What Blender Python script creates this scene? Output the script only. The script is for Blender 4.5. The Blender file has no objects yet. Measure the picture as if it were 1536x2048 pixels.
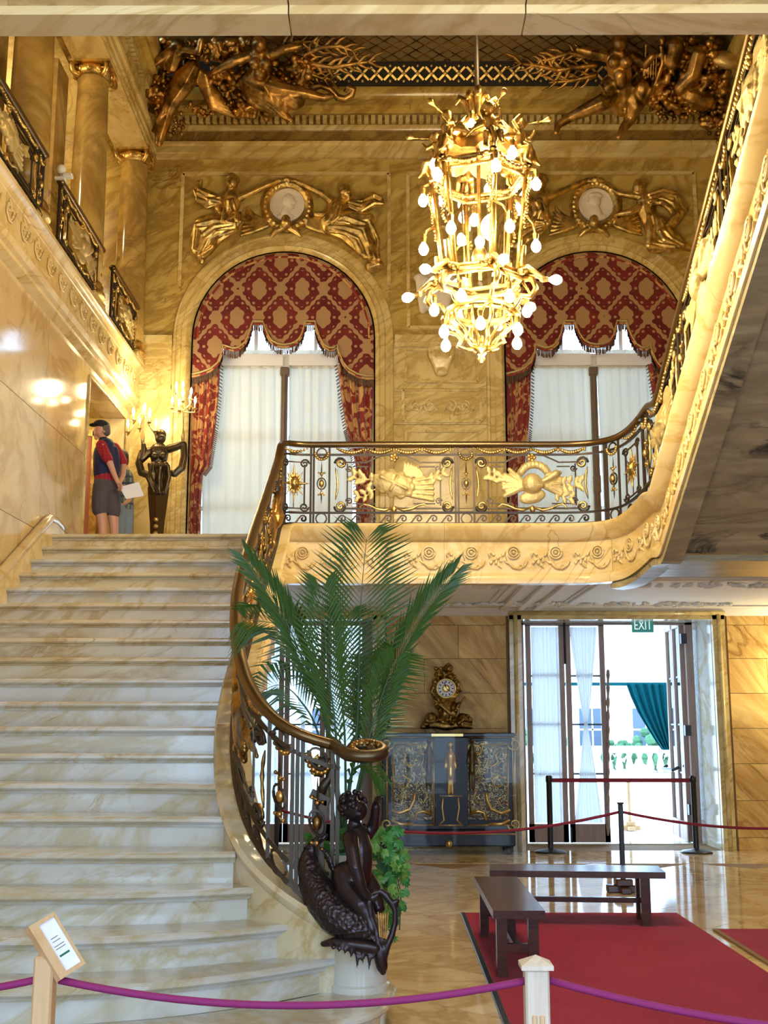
import bpy, bmesh, math, random
import numpy as np
from mathutils import Vector, Matrix
random.seed(7)
PI = math.pi
scene = bpy.context.scene
COL = scene.collection

# ------------------------------------------------------------------ camera
FPX, HZ, EYE = 2300.0, 425.0, 1.58
PITCH = math.atan(HZ / FPX)
YAW = math.atan(9 / 2340)
cam_d = bpy.data.cameras.new('camera')
cam_d.sensor_fit = 'HORIZONTAL'; cam_d.sensor_width = 36.0
cam_d.lens = FPX / 1536 * 36.0
cam_d.clip_end = 500
cam = bpy.data.objects.new('camera', cam_d); COL.objects.link(cam)
cam.location = (0, 0, EYE); cam.rotation_euler = (PI / 2 + PITCH, 0, YAW)
scene.camera = cam

# ------------------------------------------------------------------ view, world, daylight
vs = scene.view_settings
vs.view_transform = 'Standard'; vs.look = 'None'; vs.gamma = 1.0; vs.use_curve_mapping = False
vs.exposure = 0.1
world = bpy.data.worlds.new('world'); scene.world = world; world.use_nodes = True
wn = world.node_tree.nodes; bg = wn['Background']
bg.inputs['Color'].default_value = (0.52, 0.74, 1.0, 1); bg.inputs['Strength'].default_value = 8.0

def area_light(name, loc, rot, sx, sy, power, col):
    d = bpy.data.lights.new(name, 'AREA'); d.shape = 'RECTANGLE'; d.size = sx; d.size_y = sy
    d.energy = power; d.color = col
    o = bpy.data.objects.new(name, d); COL.objects.link(o); o.location = loc; o.rotation_euler = rot
    return o
def point_light(name, loc, power, col, rad=.06):
    d = bpy.data.lights.new(name, 'POINT'); d.energy = power; d.color = col; d.shadow_soft_size = rad
    o = bpy.data.objects.new(name, d); COL.objects.link(o); o.location = loc
    return o
def portal(loc, rot, sx, sy):                       # guides sky light sampling through an opening, gives off nothing itself
    o = area_light('sky_portal', loc, rot, sx, sy, 1.0, (1, 1, 1)); o.data.cycles.is_portal = True; return o
for _x in (-2.4, 0.7, 3.8): portal((_x, -3.52, 2.02), (PI / 2, 0, 0), 2.3, 4.04)
for _x in (-1.45, 2.87): portal((_x, 15.72, 5.8), (PI / 2, 0, PI), 2.5, 4.7)
portal((3.55, 16.35, 1.5), (PI / 2, 0, PI), 1.3, 3.0)
WARM = (1.0, 0.82, 0.46)
WARM2 = (1.0, 0.83, 0.50)

# ------------------------------------------------------------------ pixel helpers (1536 x 2048 frame)
_cp, _sp, _cy, _sy = math.cos(PITCH), math.sin(PITCH), math.cos(YAW), math.sin(YAW)
def ray(u, v):
    xc = (u - 768) / FPX; yc = -(v - 1024) / FPX
    x, y, z = xc, _cp - yc * _sp, _sp + yc * _cp
    return Vector((x * _cy - y * _sy, x * _sy + y * _cy, z))
def atY(u, v, Y):
    r = ray(u, v); return Vector((0, 0, EYE)) + r * (Y / r.y)
def atX(u, v, X):
    r = ray(u, v); return Vector((0, 0, EYE)) + r * (X / r.x)
def atZ(u, v, Z):
    r = ray(u, v); return Vector((0, 0, EYE)) + r * ((Z - EYE) / r.z)
def mpp(u, v, Y):                                   # metres per pixel there
    r = ray(u, v); return (Y / r.y) / FPX

# ------------------------------------------------------------------ mesh builder
class MB:
    def __init__(s): s.v = []; s.f = []
    def add(s, vs_, fs_):
        b = len(s.v); s.v += [tuple(p) for p in vs_]; s.f += [tuple(i + b for i in f) for f in fs_]; return s
    def box(s, x0, x1, y0, y1, z0, z1):
        return s.add([(x0,y0,z0),(x1,y0,z0),(x1,y1,z0),(x0,y1,z0),(x0,y0,z1),(x1,y0,z1),(x1,y1,z1),(x0,y1,z1)],
                     [(0,3,2,1),(4,5,6,7),(0,1,5,4),(1,2,6,5),(2,3,7,6),(3,0,4,7)])
    def bbox(s, x0, x1, y0, y1, z0, z1, c=.008):     # box with chamfered edges on all sides
        bm = bmesh.new(); bmesh.ops.create_cube(bm, size=1)
        for p in bm.verts:
            p.co = Vector(((x0+x1)/2+p.co.x*(x1-x0), (y0+y1)/2+p.co.y*(y1-y0), (z0+z1)/2+p.co.z*(z1-z0)))
        bmesh.ops.bevel(bm, geom=bm.edges[:], offset=c, segments=1, affect='EDGES')
        s.frombm(bm); return s
    def frombm(s, bm):
        bm.verts.index_update(); s.add([p.co[:] for p in bm.verts], [[q.index for q in f.verts] for f in bm.faces]); bm.free()
    def bar(s, a, b, w, d, up=(0,0,1)):              # square bar from a to b
        a = Vector(a); b = Vector(b); t = (b-a).normalized(); u = Vector(up)
        if abs(t.dot(u)) > .95: u = Vector((0,1,0)) if abs(t.y) < .9 else Vector((1,0,0))
        x = t.cross(u).normalized(); y = x.cross(t)
        P = []
        for e in (a, b):
            for i, j in ((-1,-1),(1,-1),(1,1),(-1,1)): P.append(e + x*(i*w/2) + y*(j*d/2))
        return s.add(P, [(3,2,1,0),(4,5,6,7),(0,1,5,4),(1,2,6,5),(2,3,7,6),(3,0,4,7)])
    def tube(s, pts, r, n=6, cap=True, closed=False):
        pts = [Vector(p) for p in pts]; m = len(pts)
        R = r if isinstance(r, (list, tuple)) else [r]*m
        T = []
        for i in range(m):
            a = pts[(i-1) % m] if (closed or i > 0) else pts[i]
            b = pts[(i+1) % m] if (closed or i < m-1) else pts[i]
            t = b-a; T.append(t.normalized() if t.length > 1e-9 else Vector((0,0,1)))
        u = Vector((0,0,1)) if abs(T[0].z) < .9 else Vector((1,0,0))
        u = (u - T[0]*u.dot(T[0])).normalized(); V = []
        for i in range(m):
            u = u - T[i]*u.dot(T[i])
            if u.length < 1e-6: u = T[i].orthogonal()
            u.normalize(); w = T[i].cross(u)
            for k in range(n):
                a = 2*PI*(k+.5)/n; V.append(pts[i] + (u*math.cos(a)+w*math.sin(a))*R[i])
        F = []
        for i in range(m if closed else m-1):
            j = (i+1) % m
            for k in range(n):
                l = (k+1) % n; F.append((i*n+k, i*n+l, j*n+l, j*n+k))
        if cap and not closed:
            F.append(tuple(range(n-1,-1,-1))); F.append(tuple((m-1)*n+k for k in range(n)))
        return s.add(V, F)
    def ell(s, c, r, seg=8, rings=6, rot=None):
        if not isinstance(r, (tuple, list)): r = (r, r, r)
        c = Vector(c); V = []; F = []
        def tr(p):
            p = Vector((p[0]*r[0], p[1]*r[1], p[2]*r[2]))
            if rot is not None: p = rot @ p
            return c + p
        V.append(tr((0,0,-1)))
        for i in range(1, rings):
            a = PI*i/rings - PI/2
            for k in range(seg):
                b = 2*PI*k/seg; V.append(tr((math.cos(a)*math.cos(b), math.cos(a)*math.sin(b), math.sin(a))))
        V.append(tr((0,0,1))); L = len(V)-1
        for k in range(seg):
            l = (k+1) % seg; F.append((0, 1+l, 1+k)); F.append((L, L-seg+k, L-seg+l))
        for i in range(rings-2):
            for k in range(seg):
                l = (k+1) % seg; F.append((1+i*seg+k, 1+i*seg+l, 1+(i+1)*seg+l, 1+(i+1)*seg+k))
        return s.add(V, F)
    def lathe(s, prof, c=(0,0,0), n=16):
        c = Vector(c); V = []; F = []; m = len(prof)
        for r_, z in prof:
            for k in range(n):
                a = 2*PI*k/n; V.append(c + Vector((r_*math.cos(a), r_*math.sin(a), z)))
        for i in range(m-1):
            for k in range(n):
                l = (k+1) % n; F.append((i*n+k, i*n+l, (i+1)*n+l, (i+1)*n+k))
        F.append(tuple(range(n-1,-1,-1))); F.append(tuple((m-1)*n+k for k in range(n)))
        return s.add(V, F)
    def prism(s, poly, fn, t0, t1):                  # polygon (a,b), fn(a,b,t) -> point, from t0 to t1
        n = len(poly); V = [fn(a, b, t0) for a, b in poly] + [fn(a, b, t1) for a, b in poly]
        F = [tuple(range(n-1,-1,-1)), tuple(range(n, 2*n))]
        for i in range(n): j = (i+1) % n; F.append((i, j, n+j, n+i))
        return s.add(V, F)
    def sweep(s, prof, frames, closed=True, caps=True):   # frames: (P, N, U); prof: (n, h)
        m = len(prof); V = []; F = []
        for P, N, U in frames:
            for a, b in prof: V.append(Vector(P) + Vector(N)*a + Vector(U)*b)
        for i in range(len(frames)-1):
            for k in range(m if closed else m-1):
                l = (k+1) % m; F.append((i*m+k, i*m+l, (i+1)*m+l, (i+1)*m+k))
        if caps and closed:
            F.append(tuple(range(m-1,-1,-1))); F.append(tuple((len(frames)-1)*m+k for k in range(m)))
        return s.add(V, F)
    def mesh(s, name):
        me = bpy.data.meshes.new(name); me.from_pydata(s.v, [], s.f); me.validate(); 
        bm = bmesh.new(); bm.from_mesh(me); bmesh.ops.recalc_face_normals(bm, faces=bm.faces[:]); bm.to_mesh(me); bm.free()
        return me

def link(o, parent=None):
    COL.objects.link(o)
    if parent is not None: o.parent = parent
    return o
def obj(name, mb, mat, parent=None, smooth=False):
    me = mb if isinstance(mb, bpy.types.Mesh) else mb.mesh(name)
    if not me.materials: me.materials.append(mat)
    if smooth: me.polygons.foreach_set('use_smooth', [smooth is True or True]*len(me.polygons))
    if smooth == 'auto':
        try: me.set_sharp_from_angle(angle=math.radians(40))
        except Exception: pass
    return link(bpy.data.objects.new(name, me), parent)
def tag(o, label, cat=None, group=None, kind=None):
    o['label'] = label
    if cat: o['category'] = cat
    if group: o['group'] = group
    if kind: o['kind'] = kind
    return o
def thing(name, label, cat, loc=(0,0,0), group=None):
    o = bpy.data.objects.new(name, None); o.location = loc; o.empty_display_size = .1
    link(o); return tag(o, label, cat, group)
def struct(name, mb, mat, label=None, parent=None, smooth=False):
    o = obj(name, mb, mat, parent, smooth)
    if parent is None:
        o['kind'] = 'structure'
        if label: o['label'] = label
    return o
def sobj(name, label):                                # an empty of the setting
    o = bpy.data.objects.new(name, None); link(o); o['kind'] = 'structure'; o['label'] = label; return o
def part(name, me_or_mb, mat, t, smooth=False):      # built in world coordinates, parented to a thing that stands elsewhere
    o = obj(name, me_or_mb, mat, t, smooth)
    if t is not None:
        m = Matrix.Translation(t.location) if t.parent is None else Matrix.Identity(4)
        if t.parent is None and t.location.length > 0:
            o.matrix_parent_inverse = m.inverted()
    return o

def remesh(mb, voxel, smooth=3, decim=None):
    """one continuous sculpted surface out of overlapping rounded masses"""
    me = mb.mesh('tmp'); o = bpy.data.objects.new('tmp', me); COL.objects.link(o)
    r = o.modifiers.new('r', 'REMESH'); r.mode = 'VOXEL'; r.voxel_size = voxel; r.use_smooth_shade = True
    if smooth:
        sm = o.modifiers.new('s', 'SMOOTH'); sm.factor = .5; sm.iterations = smooth
    if decim:
        d = o.modifiers.new('d', 'DECIMATE'); d.ratio = decim
    dg = bpy.context.evaluated_depsgraph_get()
    out = bpy.data.meshes.new_from_object(o.evaluated_get(dg))
    bpy.data.objects.remove(o); bpy.data.meshes.remove(me)
    out.polygons.foreach_set('use_smooth', [True]*len(out.polygons))
    return out
def capsule(mb, a, b, ra, rb, n=8):
    a = Vector(a); b = Vector(b); d = b-a; L = d.length
    if L < 1e-6: mb.ell(a, ra, n, 6); return
    t = d/L; pts = []; rr = []
    for k in (-1, -.8, -.45, 0): pts.append(a + t*(k*ra)); rr.append(max(ra*math.sqrt(max(0, 1-k*k)), ra*.08))
    for k in (0, .45, .8, 1): pts.append(b + t*(k*rb)); rr.append(max(rb*math.sqrt(max(0, 1-k*k)), rb*.08))
    mb.tube(pts, rr, n)
def chain(mb, pts, n=8):                              # pts: (Vector, radius)
    for (a, ra), (b, rb) in zip(pts[:-1], pts[1:]): capsule(mb, a, b, ra, rb, n)
class Sculpt:
    """masses laid out from photo pixels at a known distance Y; toward = metres toward the viewer"""
    def __init__(s, Y, flat=1.0): s.Y = Y; s.mb = MB(); s.flat = flat
    def p(s, u, v, toward=0): return atY(u, v, s.Y - toward)
    def ch(s, pts, n=8):                              # (u, v, r_px[, toward_m])
        L = []
        for q in pts:
            k = mpp(q[0], q[1], s.Y); L.append((s.p(q[0], q[1], q[3] if len(q) > 3 else 0), q[2]*k))
        if len(L) == 1: s.mb.ell(L[0][0], L[0][1], 10, 8)
        else: chain(s.mb, L, n)
        return s
    def el(s, u, v, ru, rv, rd, tw=0, rot=0):
        k = mpp(u, v, s.Y); s.mb.ell(s.p(u, v, tw), (ru*k, rd*k, rv*k), 10, 8, Matrix.Rotation(rot, 3, 'Y')); return s
    def out(s, voxel, smooth=3): return remesh(s.mb, voxel, smooth)
# ------------------------------------------------------------------ materials
class NT:
    def __init__(s, name):
        s.m = bpy.data.materials.new(name); s.m.use_nodes = True; s.t = s.m.node_tree; s.n = s.t.nodes; s.l = s.t.links
        s.b = s.n['Principled BSDF']; s.out = s.n['Material Output']
    def new(s, typ, **kw):
        o = s.n.new(typ)
        for k, v in kw.items(): setattr(o, k, v)
        return o
    def ln(s, a, b): s.l.new(a, b)
    def set(s, **kw):
        names = {'rough': 'Roughness', 'metal': 'Metallic', 'spec': 'Specular IOR Level', 'color': 'Base Color', 'trans': 'Transmission Weight', 'ior': 'IOR', 'coat': 'Coat Weight', 'sheen': 'Sheen Weight'}
        for k, v in kw.items():
            if k == 'color' and len(v) == 3: v = (*v, 1)
            s.b.inputs[names[k]].default_value = v
        return s
    def coords(s, scale=(1,1,1), rot=(0,0,0), rnd=True):
        tc = s.new('ShaderNodeTexCoord'); mp = s.new('ShaderNodeMapping')
        mp.inputs['Rotation'].default_value = rot; m2 = s.new('ShaderNodeMapping'); m2.inputs['Scale'].default_value = scale; s.ln(mp.outputs['Vector'], m2.inputs['Vector'])
        if rnd:
            oi = s.new('ShaderNodeObjectInfo'); ml = s.new('ShaderNodeMath', operation='MULTIPLY'); ml.inputs[1].default_value = 37.0
            s.ln(oi.outputs['Random'], ml.inputs[0])
            ad = s.new('ShaderNodeVectorMath', operation='ADD'); s.ln(tc.outputs['Object'], ad.inputs[0]); s.ln(ml.outputs[0], ad.inputs[1])
            s.ln(ad.outputs[0], mp.inputs['Vector'])
        else: s.ln(tc.outputs['Object'], mp.inputs['Vector'])
        return m2.outputs['Vector']
    def noise(s, vec, scale, detail=5, rough=.55, dist=0):
        o = s.new('ShaderNodeTexNoise'); s.ln(vec, o.inputs['Vector'])
        o.inputs['Scale'].default_value = scale; o.inputs['Detail'].default_value = detail
        o.inputs['Roughness'].default_value = rough; o.inputs['Distortion'].default_value = dist
        return o.outputs['Fac']
    def ramp(s, fac, stops, interp='LINEAR'):
        o = s.new('ShaderNodeValToRGB'); e = o.color_ramp; e.interpolation = interp
        while len(e.elements) < len(stops): e.elements.new(.5)
        for el, (p, c) in zip(e.elements, stops):
            el.position = p; el.color = (*c, 1) if len(c) == 3 else c
        s.ln(fac, o.inputs['Fac']); return o.outputs['Color']
    def mix(s, fac, a, b, mode='MIX'):
        o = s.new('ShaderNodeMix'); o.data_type = 'RGBA'; o.blend_type = mode
        for sock, val in ((o.inputs[0], fac), (o.inputs[6], a), (o.inputs[7], b)):
            if isinstance(val, (int, float)): sock.default_value = val
            elif isinstance(val, tuple): sock.default_value = (*val, 1) if len(val) == 3 else val
            else: s.ln(val, sock)
        return o.outputs[2]
    def math(s, op, a, b=None):
        o = s.new('ShaderNodeMath', operation=op)
        for i, x in enumerate((a, b)):
            if x is None: continue
            if isinstance(x, (int, float)): o.inputs[i].default_value = x
            else: s.ln(x, o.inputs[i])
        return o.outputs[0]
    def color(s, c): s.ln(c, s.b.inputs['Base Color']); return s
    def bump(s, h, strength=.2, dist=.01):
        o = s.new('ShaderNodeBump'); o.inputs['Strength'].default_value = strength; o.inputs['Distance'].default_value = dist
        s.ln(h, o.inputs['Height']); s.ln(o.outputs[0], s.b.inputs['Normal']); return s

def plain(name, col, rough=.5, metal=0.0, spec=.5, **kw):
    t = NT(name).set(color=col, rough=rough, metal=metal, spec=spec, **kw); return t.m
def emit(name, col, strength):
    t = NT(name); t.set(color=(0,0,0)); t.b.inputs['Emission Color'].default_value = (*col, 1); t.b.inputs['Emission Strength'].default_value = strength; return t.m
def marble(name, light, mid, dark, vein, scale=.9, rot=(0,.6,.5), stretch=(1,1,2.2), rough=.16, veinw=.03, blot=(.42,.60), veins=.8, rnd=True, spec=.5):
    """soft clouds of colour, broad smoky bands and a few thin veins"""
    t = NT(name).set(rough=rough, spec=spec)
    v = t.coords(stretch, rot, rnd)
    n1 = t.noise(v, scale, 4, .55, .9)
    base = t.ramp(n1, [(.30, light), (blot[0], mid), (blot[1], mid), (.74, dark)])
    n2 = t.noise(v, scale*2.6, 5, .6, .6)
    base = t.mix(t.ramp(n2, [(.42, (0,0,0)), (.70, (.6,.6,.6))]), base, light)
    n5 = t.noise(v, scale*.62, 6, .60, 2.6)          # broad smoky bands
    b5 = t.math('ABSOLUTE', t.math('SUBTRACT', n5, .5))
    base = t.mix(t.ramp(b5, [(0, (.75,.75,.75)), (veinw*1.6, (0,0,0))]), base, dark)
    n3 = t.noise(v, scale*1.0, 5, .55, 1.8)
    d = t.math('ABSOLUTE', t.math('SUBTRACT', n3, .5))
    vm = t.ramp(d, [(0, (veins,)*3), (veinw*.35, (0,0,0))])
    n4 = t.noise(v, scale*.9, 3, .5, 0)
    vm2 = t.mix(1.0, vm, t.ramp(n4, [(.50, (0,0,0)), (.64, (1,1,1))]), 'MULTIPLY')
    t.color(t.mix(vm2, base, vein))
    return t.m
M = {}
M['wall']   = marble('golden_marble', (.72,.55,.19), (.56,.39,.10), (.31,.18,.04), (.22,.115,.03), .8, veinw=.05)
M['wall_pale'] = marble('pale_golden_marble', (.80,.68,.37), (.70,.54,.22), (.47,.31,.09), (.33,.19,.05), .8, veinw=.04)
M['wall_dark'] = marble('amber_marble', (.46,.30,.085), (.34,.205,.05), (.19,.10,.03), (.13,.065,.02), .9)
M['wall_left'] = marble('honey_marble', (.74,.60,.37), (.64,.48,.24), (.50,.34,.13), (.42,.26,.09), .55, (.6,.3,.2), (1,1,1.6), .10)
M['lower']  = marble('ochre_veined_marble', (.95,.73,.31), (.84,.58,.20), (.44,.23,.06), (.30,.14,.03), .8, (0,-.85,0), (.6,.9,2.6), .36, .11, spec=.12)
M['stair']  = marble('cream_stair_marble', (.66,.665,.65), (.58,.57,.52), (.47,.38,.19), (.40,.26,.06), .8, (.2,.5,.3), (.8,1.3,2.4), .11, .05, (.46,.66))
M['stair_warm'] = marble('warm_stair_marble', (.66,.60,.45), (.58,.49,.31), (.42,.29,.10), (.33,.20,.05), .8, (.2,.5,.3), (.8,1.3,2.4), .13, .04, (.46,.66))
M['fascia'] = marble('buff_marble', (.82,.69,.43), (.74,.57,.28), (.60,.41,.13), (.48,.28,.08), .6, (0,.5,.4), (1,1,1.5), .22)
M['soffit'] = marble('grey_gold_marble', (.64,.57,.37), (.48,.41,.23), (.24,.20,.11), (.045,.045,.04), .9, (.25,.12,0), (.45,1.6,3.5), .34, .12, (.40,.58), 1.0, spec=.3)
M['floor']  = marble('floor_marble', (.76,.65,.46), (.64,.49,.28), (.45,.30,.13), (.32,.19,.07), .9, (0,0,.6), (1,1,1), .08, .05, (.44,.62))
M['beam']   = marble('buff_beam_marble', (.90,.75,.46), (.84,.64,.33), (.62,.41,.16), (.36,.20,.06), .7, (0,.25,0), (.6,1,3), .25)
M['column'] = marble('amber_column_marble', (.72,.53,.20), (.56,.37,.10), (.27,.16,.05), (.16,.085,.03), .9, (0,.3,.3), (1,1,1), .14, .09)
M['joint']  = plain('joint_mortar', (.22,.13,.05), .8)
M['white_plaster'] = plain('white_plaster', (.80,.78,.72), .7)
def metal(name, col, rough, dark=.35, scale=14):
    t = NT(name).set(rough=rough, metal=1.0); v = t.coords(rnd=False)
    n = t.noise(v, scale, 4, .6)
    t.color(t.mix(t.ramp(n, [(.38, (1,1,1)), (.6, (0,0,0))]), col, tuple(c*dark for c in col)))
    t.bump(t.noise(v, 26, 4, .6), .35, .012)
    return t.m
M['gold']   = metal('gilt_bronze', (.93,.66,.24), .38, .45, 9)
M['gold_lamp'] = metal('lamp_gilding', (.66,.42,.13), .36, .35, 12)
M['gold_matte'] = metal('matte_gilding', (.90,.66,.27), .46, .7, 9)
M['gold_dark'] = metal('dark_and_shaded_gilding', (.62,.36,.11), .36, .18, 4)
_t = NT('pale_gilt_relief').set(color=(.58,.45,.20), rough=.45, metal=.45); _t.bump(_t.noise(_t.coords(rnd=False), 34, 4, .6), .6, .012); M['gold_pale'] = _t.m
M['iron']   = NT('dark_brown_iron').set(color=(.055,.038,.026), rough=.42, metal=.6).m
M['handrail'] = NT('bronze_handrail').set(color=(.17,.105,.045), rough=.3, metal=.85).m
M['bronze'] = NT('dark_bronze').set(color=(.046,.034,.040), rough=.30, metal=.75).m
def scaly():
    t = NT('scaly_bronze').set(color=(.046,.034,.040), rough=.30, metal=.75); v = t.coords((1,1,1), (0,.7,0), False)
    w = t.new('ShaderNodeTexVoronoi'); w.inputs['Scale'].default_value = 46; t.ln(v, w.inputs['Vector']); t.bump(w.outputs['Distance'], .9, .008); return t.m
M['bronze_scale'] = scaly()
M['bronze_green'] = NT('olive_bronze').set(color=(.12,.085,.045), rough=.36, metal=.85).m
M['bulb']   = emit('bulb_glow', (1.0,.82,.48), 190)
M['candle'] = emit('candle_bulb_glow', (1.0,.80,.45), 50)
M['candle_stick'] = plain('candle_sleeve', (.85,.78,.6), .5)
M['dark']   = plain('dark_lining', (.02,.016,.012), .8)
M['black']  = plain('black_post', (.012,.012,.014), .35)
M['wood']   = NT('brown_bench_wood').set(rough=.28).m
def woodmat(name, a, b, scale=(6,.6,6), rough=.35):
    t = NT(name).set(rough=rough); v = t.coords(scale); n = t.noise(v, 3, 5, .6, .6)
    t.color(t.ramp(n, [(.3, a), (.7, b)])); return t.m
M['wood'] = woodmat('brown_bench_wood', (.045,.016,.012), (.085,.030,.018), (3,3,12), .2)
M['oak'] = woodmat('light_oak', (.60,.36,.17), (.72,.47,.26), (14,14,1.5), .45)
M['oak_pale'] = woodmat('pale_weathered_oak', (.62,.50,.40), (.74,.64,.54), (14,14,1.5), .5)
M['door_wood'] = woodmat('mauve_brown_door_wood', (.27,.18,.15), (.36,.25,.21), (8,8,1), .4)
def carpet():
    t = NT('red_carpet').set(rough=.95, spec=.15, sheen=.05); v = t.coords((1,1,1), rnd=False)
    n = t.noise(v, 60, 3, .6); n2 = t.noise(v, 2.2, 3, .5)
    c = t.ramp(n, [(.3, (.21,.008,.028)), (.7, (.36,.016,.056))])
    t.color(t.mix(t.ramp(n2, [(.35, (0,0,0)), (.75, (.35,.35,.35))]), c, (.40,.028,.075)))
    t.bump(n, .5, .006); return t.m
M['carpet'] = carpet()
M['rope'] = plain('magenta_rope', (.26,.015,.13), .75)
M['rope_red'] = plain('crimson_rope', (.22,.01,.03), .75)
M['leaf_dark'] = NT('palm_green').set(color=(.040,.105,.014), rough=.4).m
M['leaf'] = NT('ivy_green').set(color=(.055,.24,.045), rough=.45).m
M['leaf2'] = NT('pale_ivy_green').set(color=(.16,.34,.06), rough=.45).m
M['stem'] = plain('palm_stem', (.05,.14,.06), .5)
def damask():
    """crimson velvet with a tan ogee pattern of medallions"""
    t = NT('crimson_tan_damask').set(rough=.85, sheen=.4, spec=.2)
    tc = t.new('ShaderNodeTexCoord'); sp = t.new('ShaderNodeSeparateXYZ'); t.ln(tc.outputs['Object'], sp.inputs[0])
    x = t.math('MULTIPLY', sp.outputs['X'], 2*PI/.60); z = t.math('MULTIPLY', sp.outputs['Z'], 2*PI/.84)
    cx = t.math('COSINE', x); cz = t.math('COSINE', z)
    med = t.math('MULTIPLY', cx, 1.0)
    s1 = t.math('ADD', cx, cz); ogee = t.math('ABSOLUTE', s1)
    sx = t.math('COSINE', t.math('MULTIPLY', sp.outputs['X'], 2*PI/.15)); sz = t.math('COSINE', t.math('MULTIPLY', sp.outputs['Z'], 2*PI/.14))
    det = t.math('MULTIPLY', t.math('MULTIPLY', sx, sz), .30)
    nz = t.noise(tc.outputs['Object'], 11, 3, .6); det2 = t.math('ADD', det, t.math('MULTIPLY', t.math('SUBTRACT', nz, .5), .9))
    band = t.math('LESS_THAN', t.math('ADD', ogee, t.math('MULTIPLY', det2, .8)), .26)
    dot = t.math('GREATER_THAN', t.math('ADD', ogee, t.math('MULTIPLY', det2, .5)), 1.46)
    leaf = t.math('MULTIPLY', t.math('GREATER_THAN', det, .19), t.math('GREATER_THAN', ogee, .55))
    m = t.math('MAXIMUM', t.math('MAXIMUM', band, dot), leaf)
    n2 = t.noise(tc.outputs['Object'], 3, 3, .6)
    red = t.ramp(n2, [(.3, (.11,.008,.012)), (.7, (.20,.022,.018))])
    t.color(t.mix(m, red, (.40,.24,.12))); t.bump(m, .5, .006); return t.m
M['damask'] = damask()
def drape():
    t = NT('red_gold_brocade').set(rough=.8, sheen=.3, spec=.25); tc = t.new('ShaderNodeTexCoord')
    n = t.noise(tc.outputs['Object'], 7, 2, .5, 1.2)
    m = t.ramp(n, [(.50, (0,0,0)), (.53, (1,1,1))]); t.color(t.mix(m, (.27,.022,.014), (.60,.33,.12))); return t.m
M['drape'] = drape()
M['fringe'] = plain('dark_fringe', (.10,.055,.035), .85)
def sheer(name, col, tl):
    t = NT(name); t.n.remove(t.b); d = t.new('ShaderNodeBsdfDiffuse'); r = t.new('ShaderNodeBsdfTranslucent'); m = t.new('ShaderNodeMixShader')
    d.inputs['Color'].default_value = (*col, 1); r.inputs['Color'].default_value = (*col, 1); m.inputs['Fac'].default_value = tl
    t.ln(d.outputs[0], m.inputs[1]); t.ln(r.outputs[0], m.inputs[2]); t.ln(m.outputs[0], t.out.inputs['Surface']); return t.m
M['sheer'] = sheer('white_sheer', (.84,.84,.78), .40)
M['net'] = sheer('white_net_curtain', (.88,.90,.90), .6)
M['teal_cloth'] = sheer('teal_cloth', (.012,.16,.20), .35)
M['canopy_cloth'] = sheer('white_canopy_cloth', (.92,.92,.92), .6)
def glassmat(name, tint=(1,1,1), fac=.12, k=1.0):
    t = NT(name); t.n.remove(t.b); a = t.new('ShaderNodeBsdfTransparent'); g = t.new('ShaderNodeBsdfGlossy'); m = t.new('ShaderNodeMixShader')
    a.inputs['Color'].default_value = (*tint, 1); g.inputs['Roughness'].default_value = .02
    f = t.new('ShaderNodeFresnel'); f.inputs['IOR'].default_value = 1.5
    t.ln(t.math('MULTIPLY', t.math('ADD', f.outputs[0], fac - .04), k), m.inputs['Fac'])
    t.ln(a.outputs[0], m.inputs[1]); t.ln(g.outputs[0], m.inputs[2]); t.ln(m.outputs[0], t.out.inputs['Surface']); return t.m
M['glass'] = glassmat('clear_glass', (.97,.98,1), .05)
M['acrylic'] = glassmat('clear_acrylic', (.96,.97,.98), .04, .35)
M['skin'] = plain('skin', (.62,.33,.22), .5)
M['hair'] = plain('grey_hair', (.12,.10,.09), .7)
M['hair_dark'] = plain('dark_hair', (.03,.02,.015), .6)
M['navy'] = plain('navy_cloth', (.014,.018,.075), .75)
M['cap'] = plain('black_cap_cloth', (.012,.012,.016), .8)
M['short'] = plain('grey_brown_shorts', (.085,.070,.085), .85)
M['denim'] = plain('faded_denim', (.22,.28,.36), .85)
def plaid(name, base, line, line2, sc):
    t = NT(name).set(rough=.85); tc = t.new('ShaderNodeTexCoord'); sp = t.new('ShaderNodeSeparateXYZ'); t.ln(tc.outputs['Object'], sp.inputs[0])
    a = t.math('GREATER_THAN', t.math('SINE', t.math('MULTIPLY', t.math('ADD', sp.outputs['X'], sp.outputs['Y']), sc)), .55)
    b = t.math('GREATER_THAN', t.math('SINE', t.math('MULTIPLY', sp.outputs['Z'], sc)), .55)
    t.color(t.mix(b, t.mix(a, base, line), line2)); return t.m
M['red_plaid'] = plaid('red_plaid', (.40,.018,.03), (.24,.01,.02), (.28,.012,.03), 130)
M['green_plaid'] = plaid('green_grey_plaid', (.10,.13,.14), (.30,.32,.24), (.05,.07,.09), 75)
M['paper'] = plain('white_paper', (.86,.87,.92), .7)
M['white'] = plain('white_enamel', (.82,.82,.82), .35)
M['pot'] = plain('white_porcelain', (.70,.76,.74), .15)
M['pot_green'] = plain('green_glaze', (.03,.16,.11), .2)
M['med'] = plain('white_medallion_marble', (.80,.72,.62), .5)
M['ebony'] = plain('ebony_veneer', (.014,.013,.022), .25, spec=.2)
M['tort'] = plain('dark_red_veneer', (.055,.018,.018), .25, spec=.2)
M['brass'] = NT('brass_inlay').set(color=(.62,.44,.16), rough=.3, metal=.8).m
M['exit_green'] = emit('exit_sign_green', (.05,.32,.28), .55)
M['exit_white'] = emit('exit_sign_white', (.8,.95,.9), .9)
M['stone'] = plain('white_terrace_stone', (.88,.87,.84), .8)
M['hedge'] = plain('garden_green', (.05,.14,.07), .9)
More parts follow.
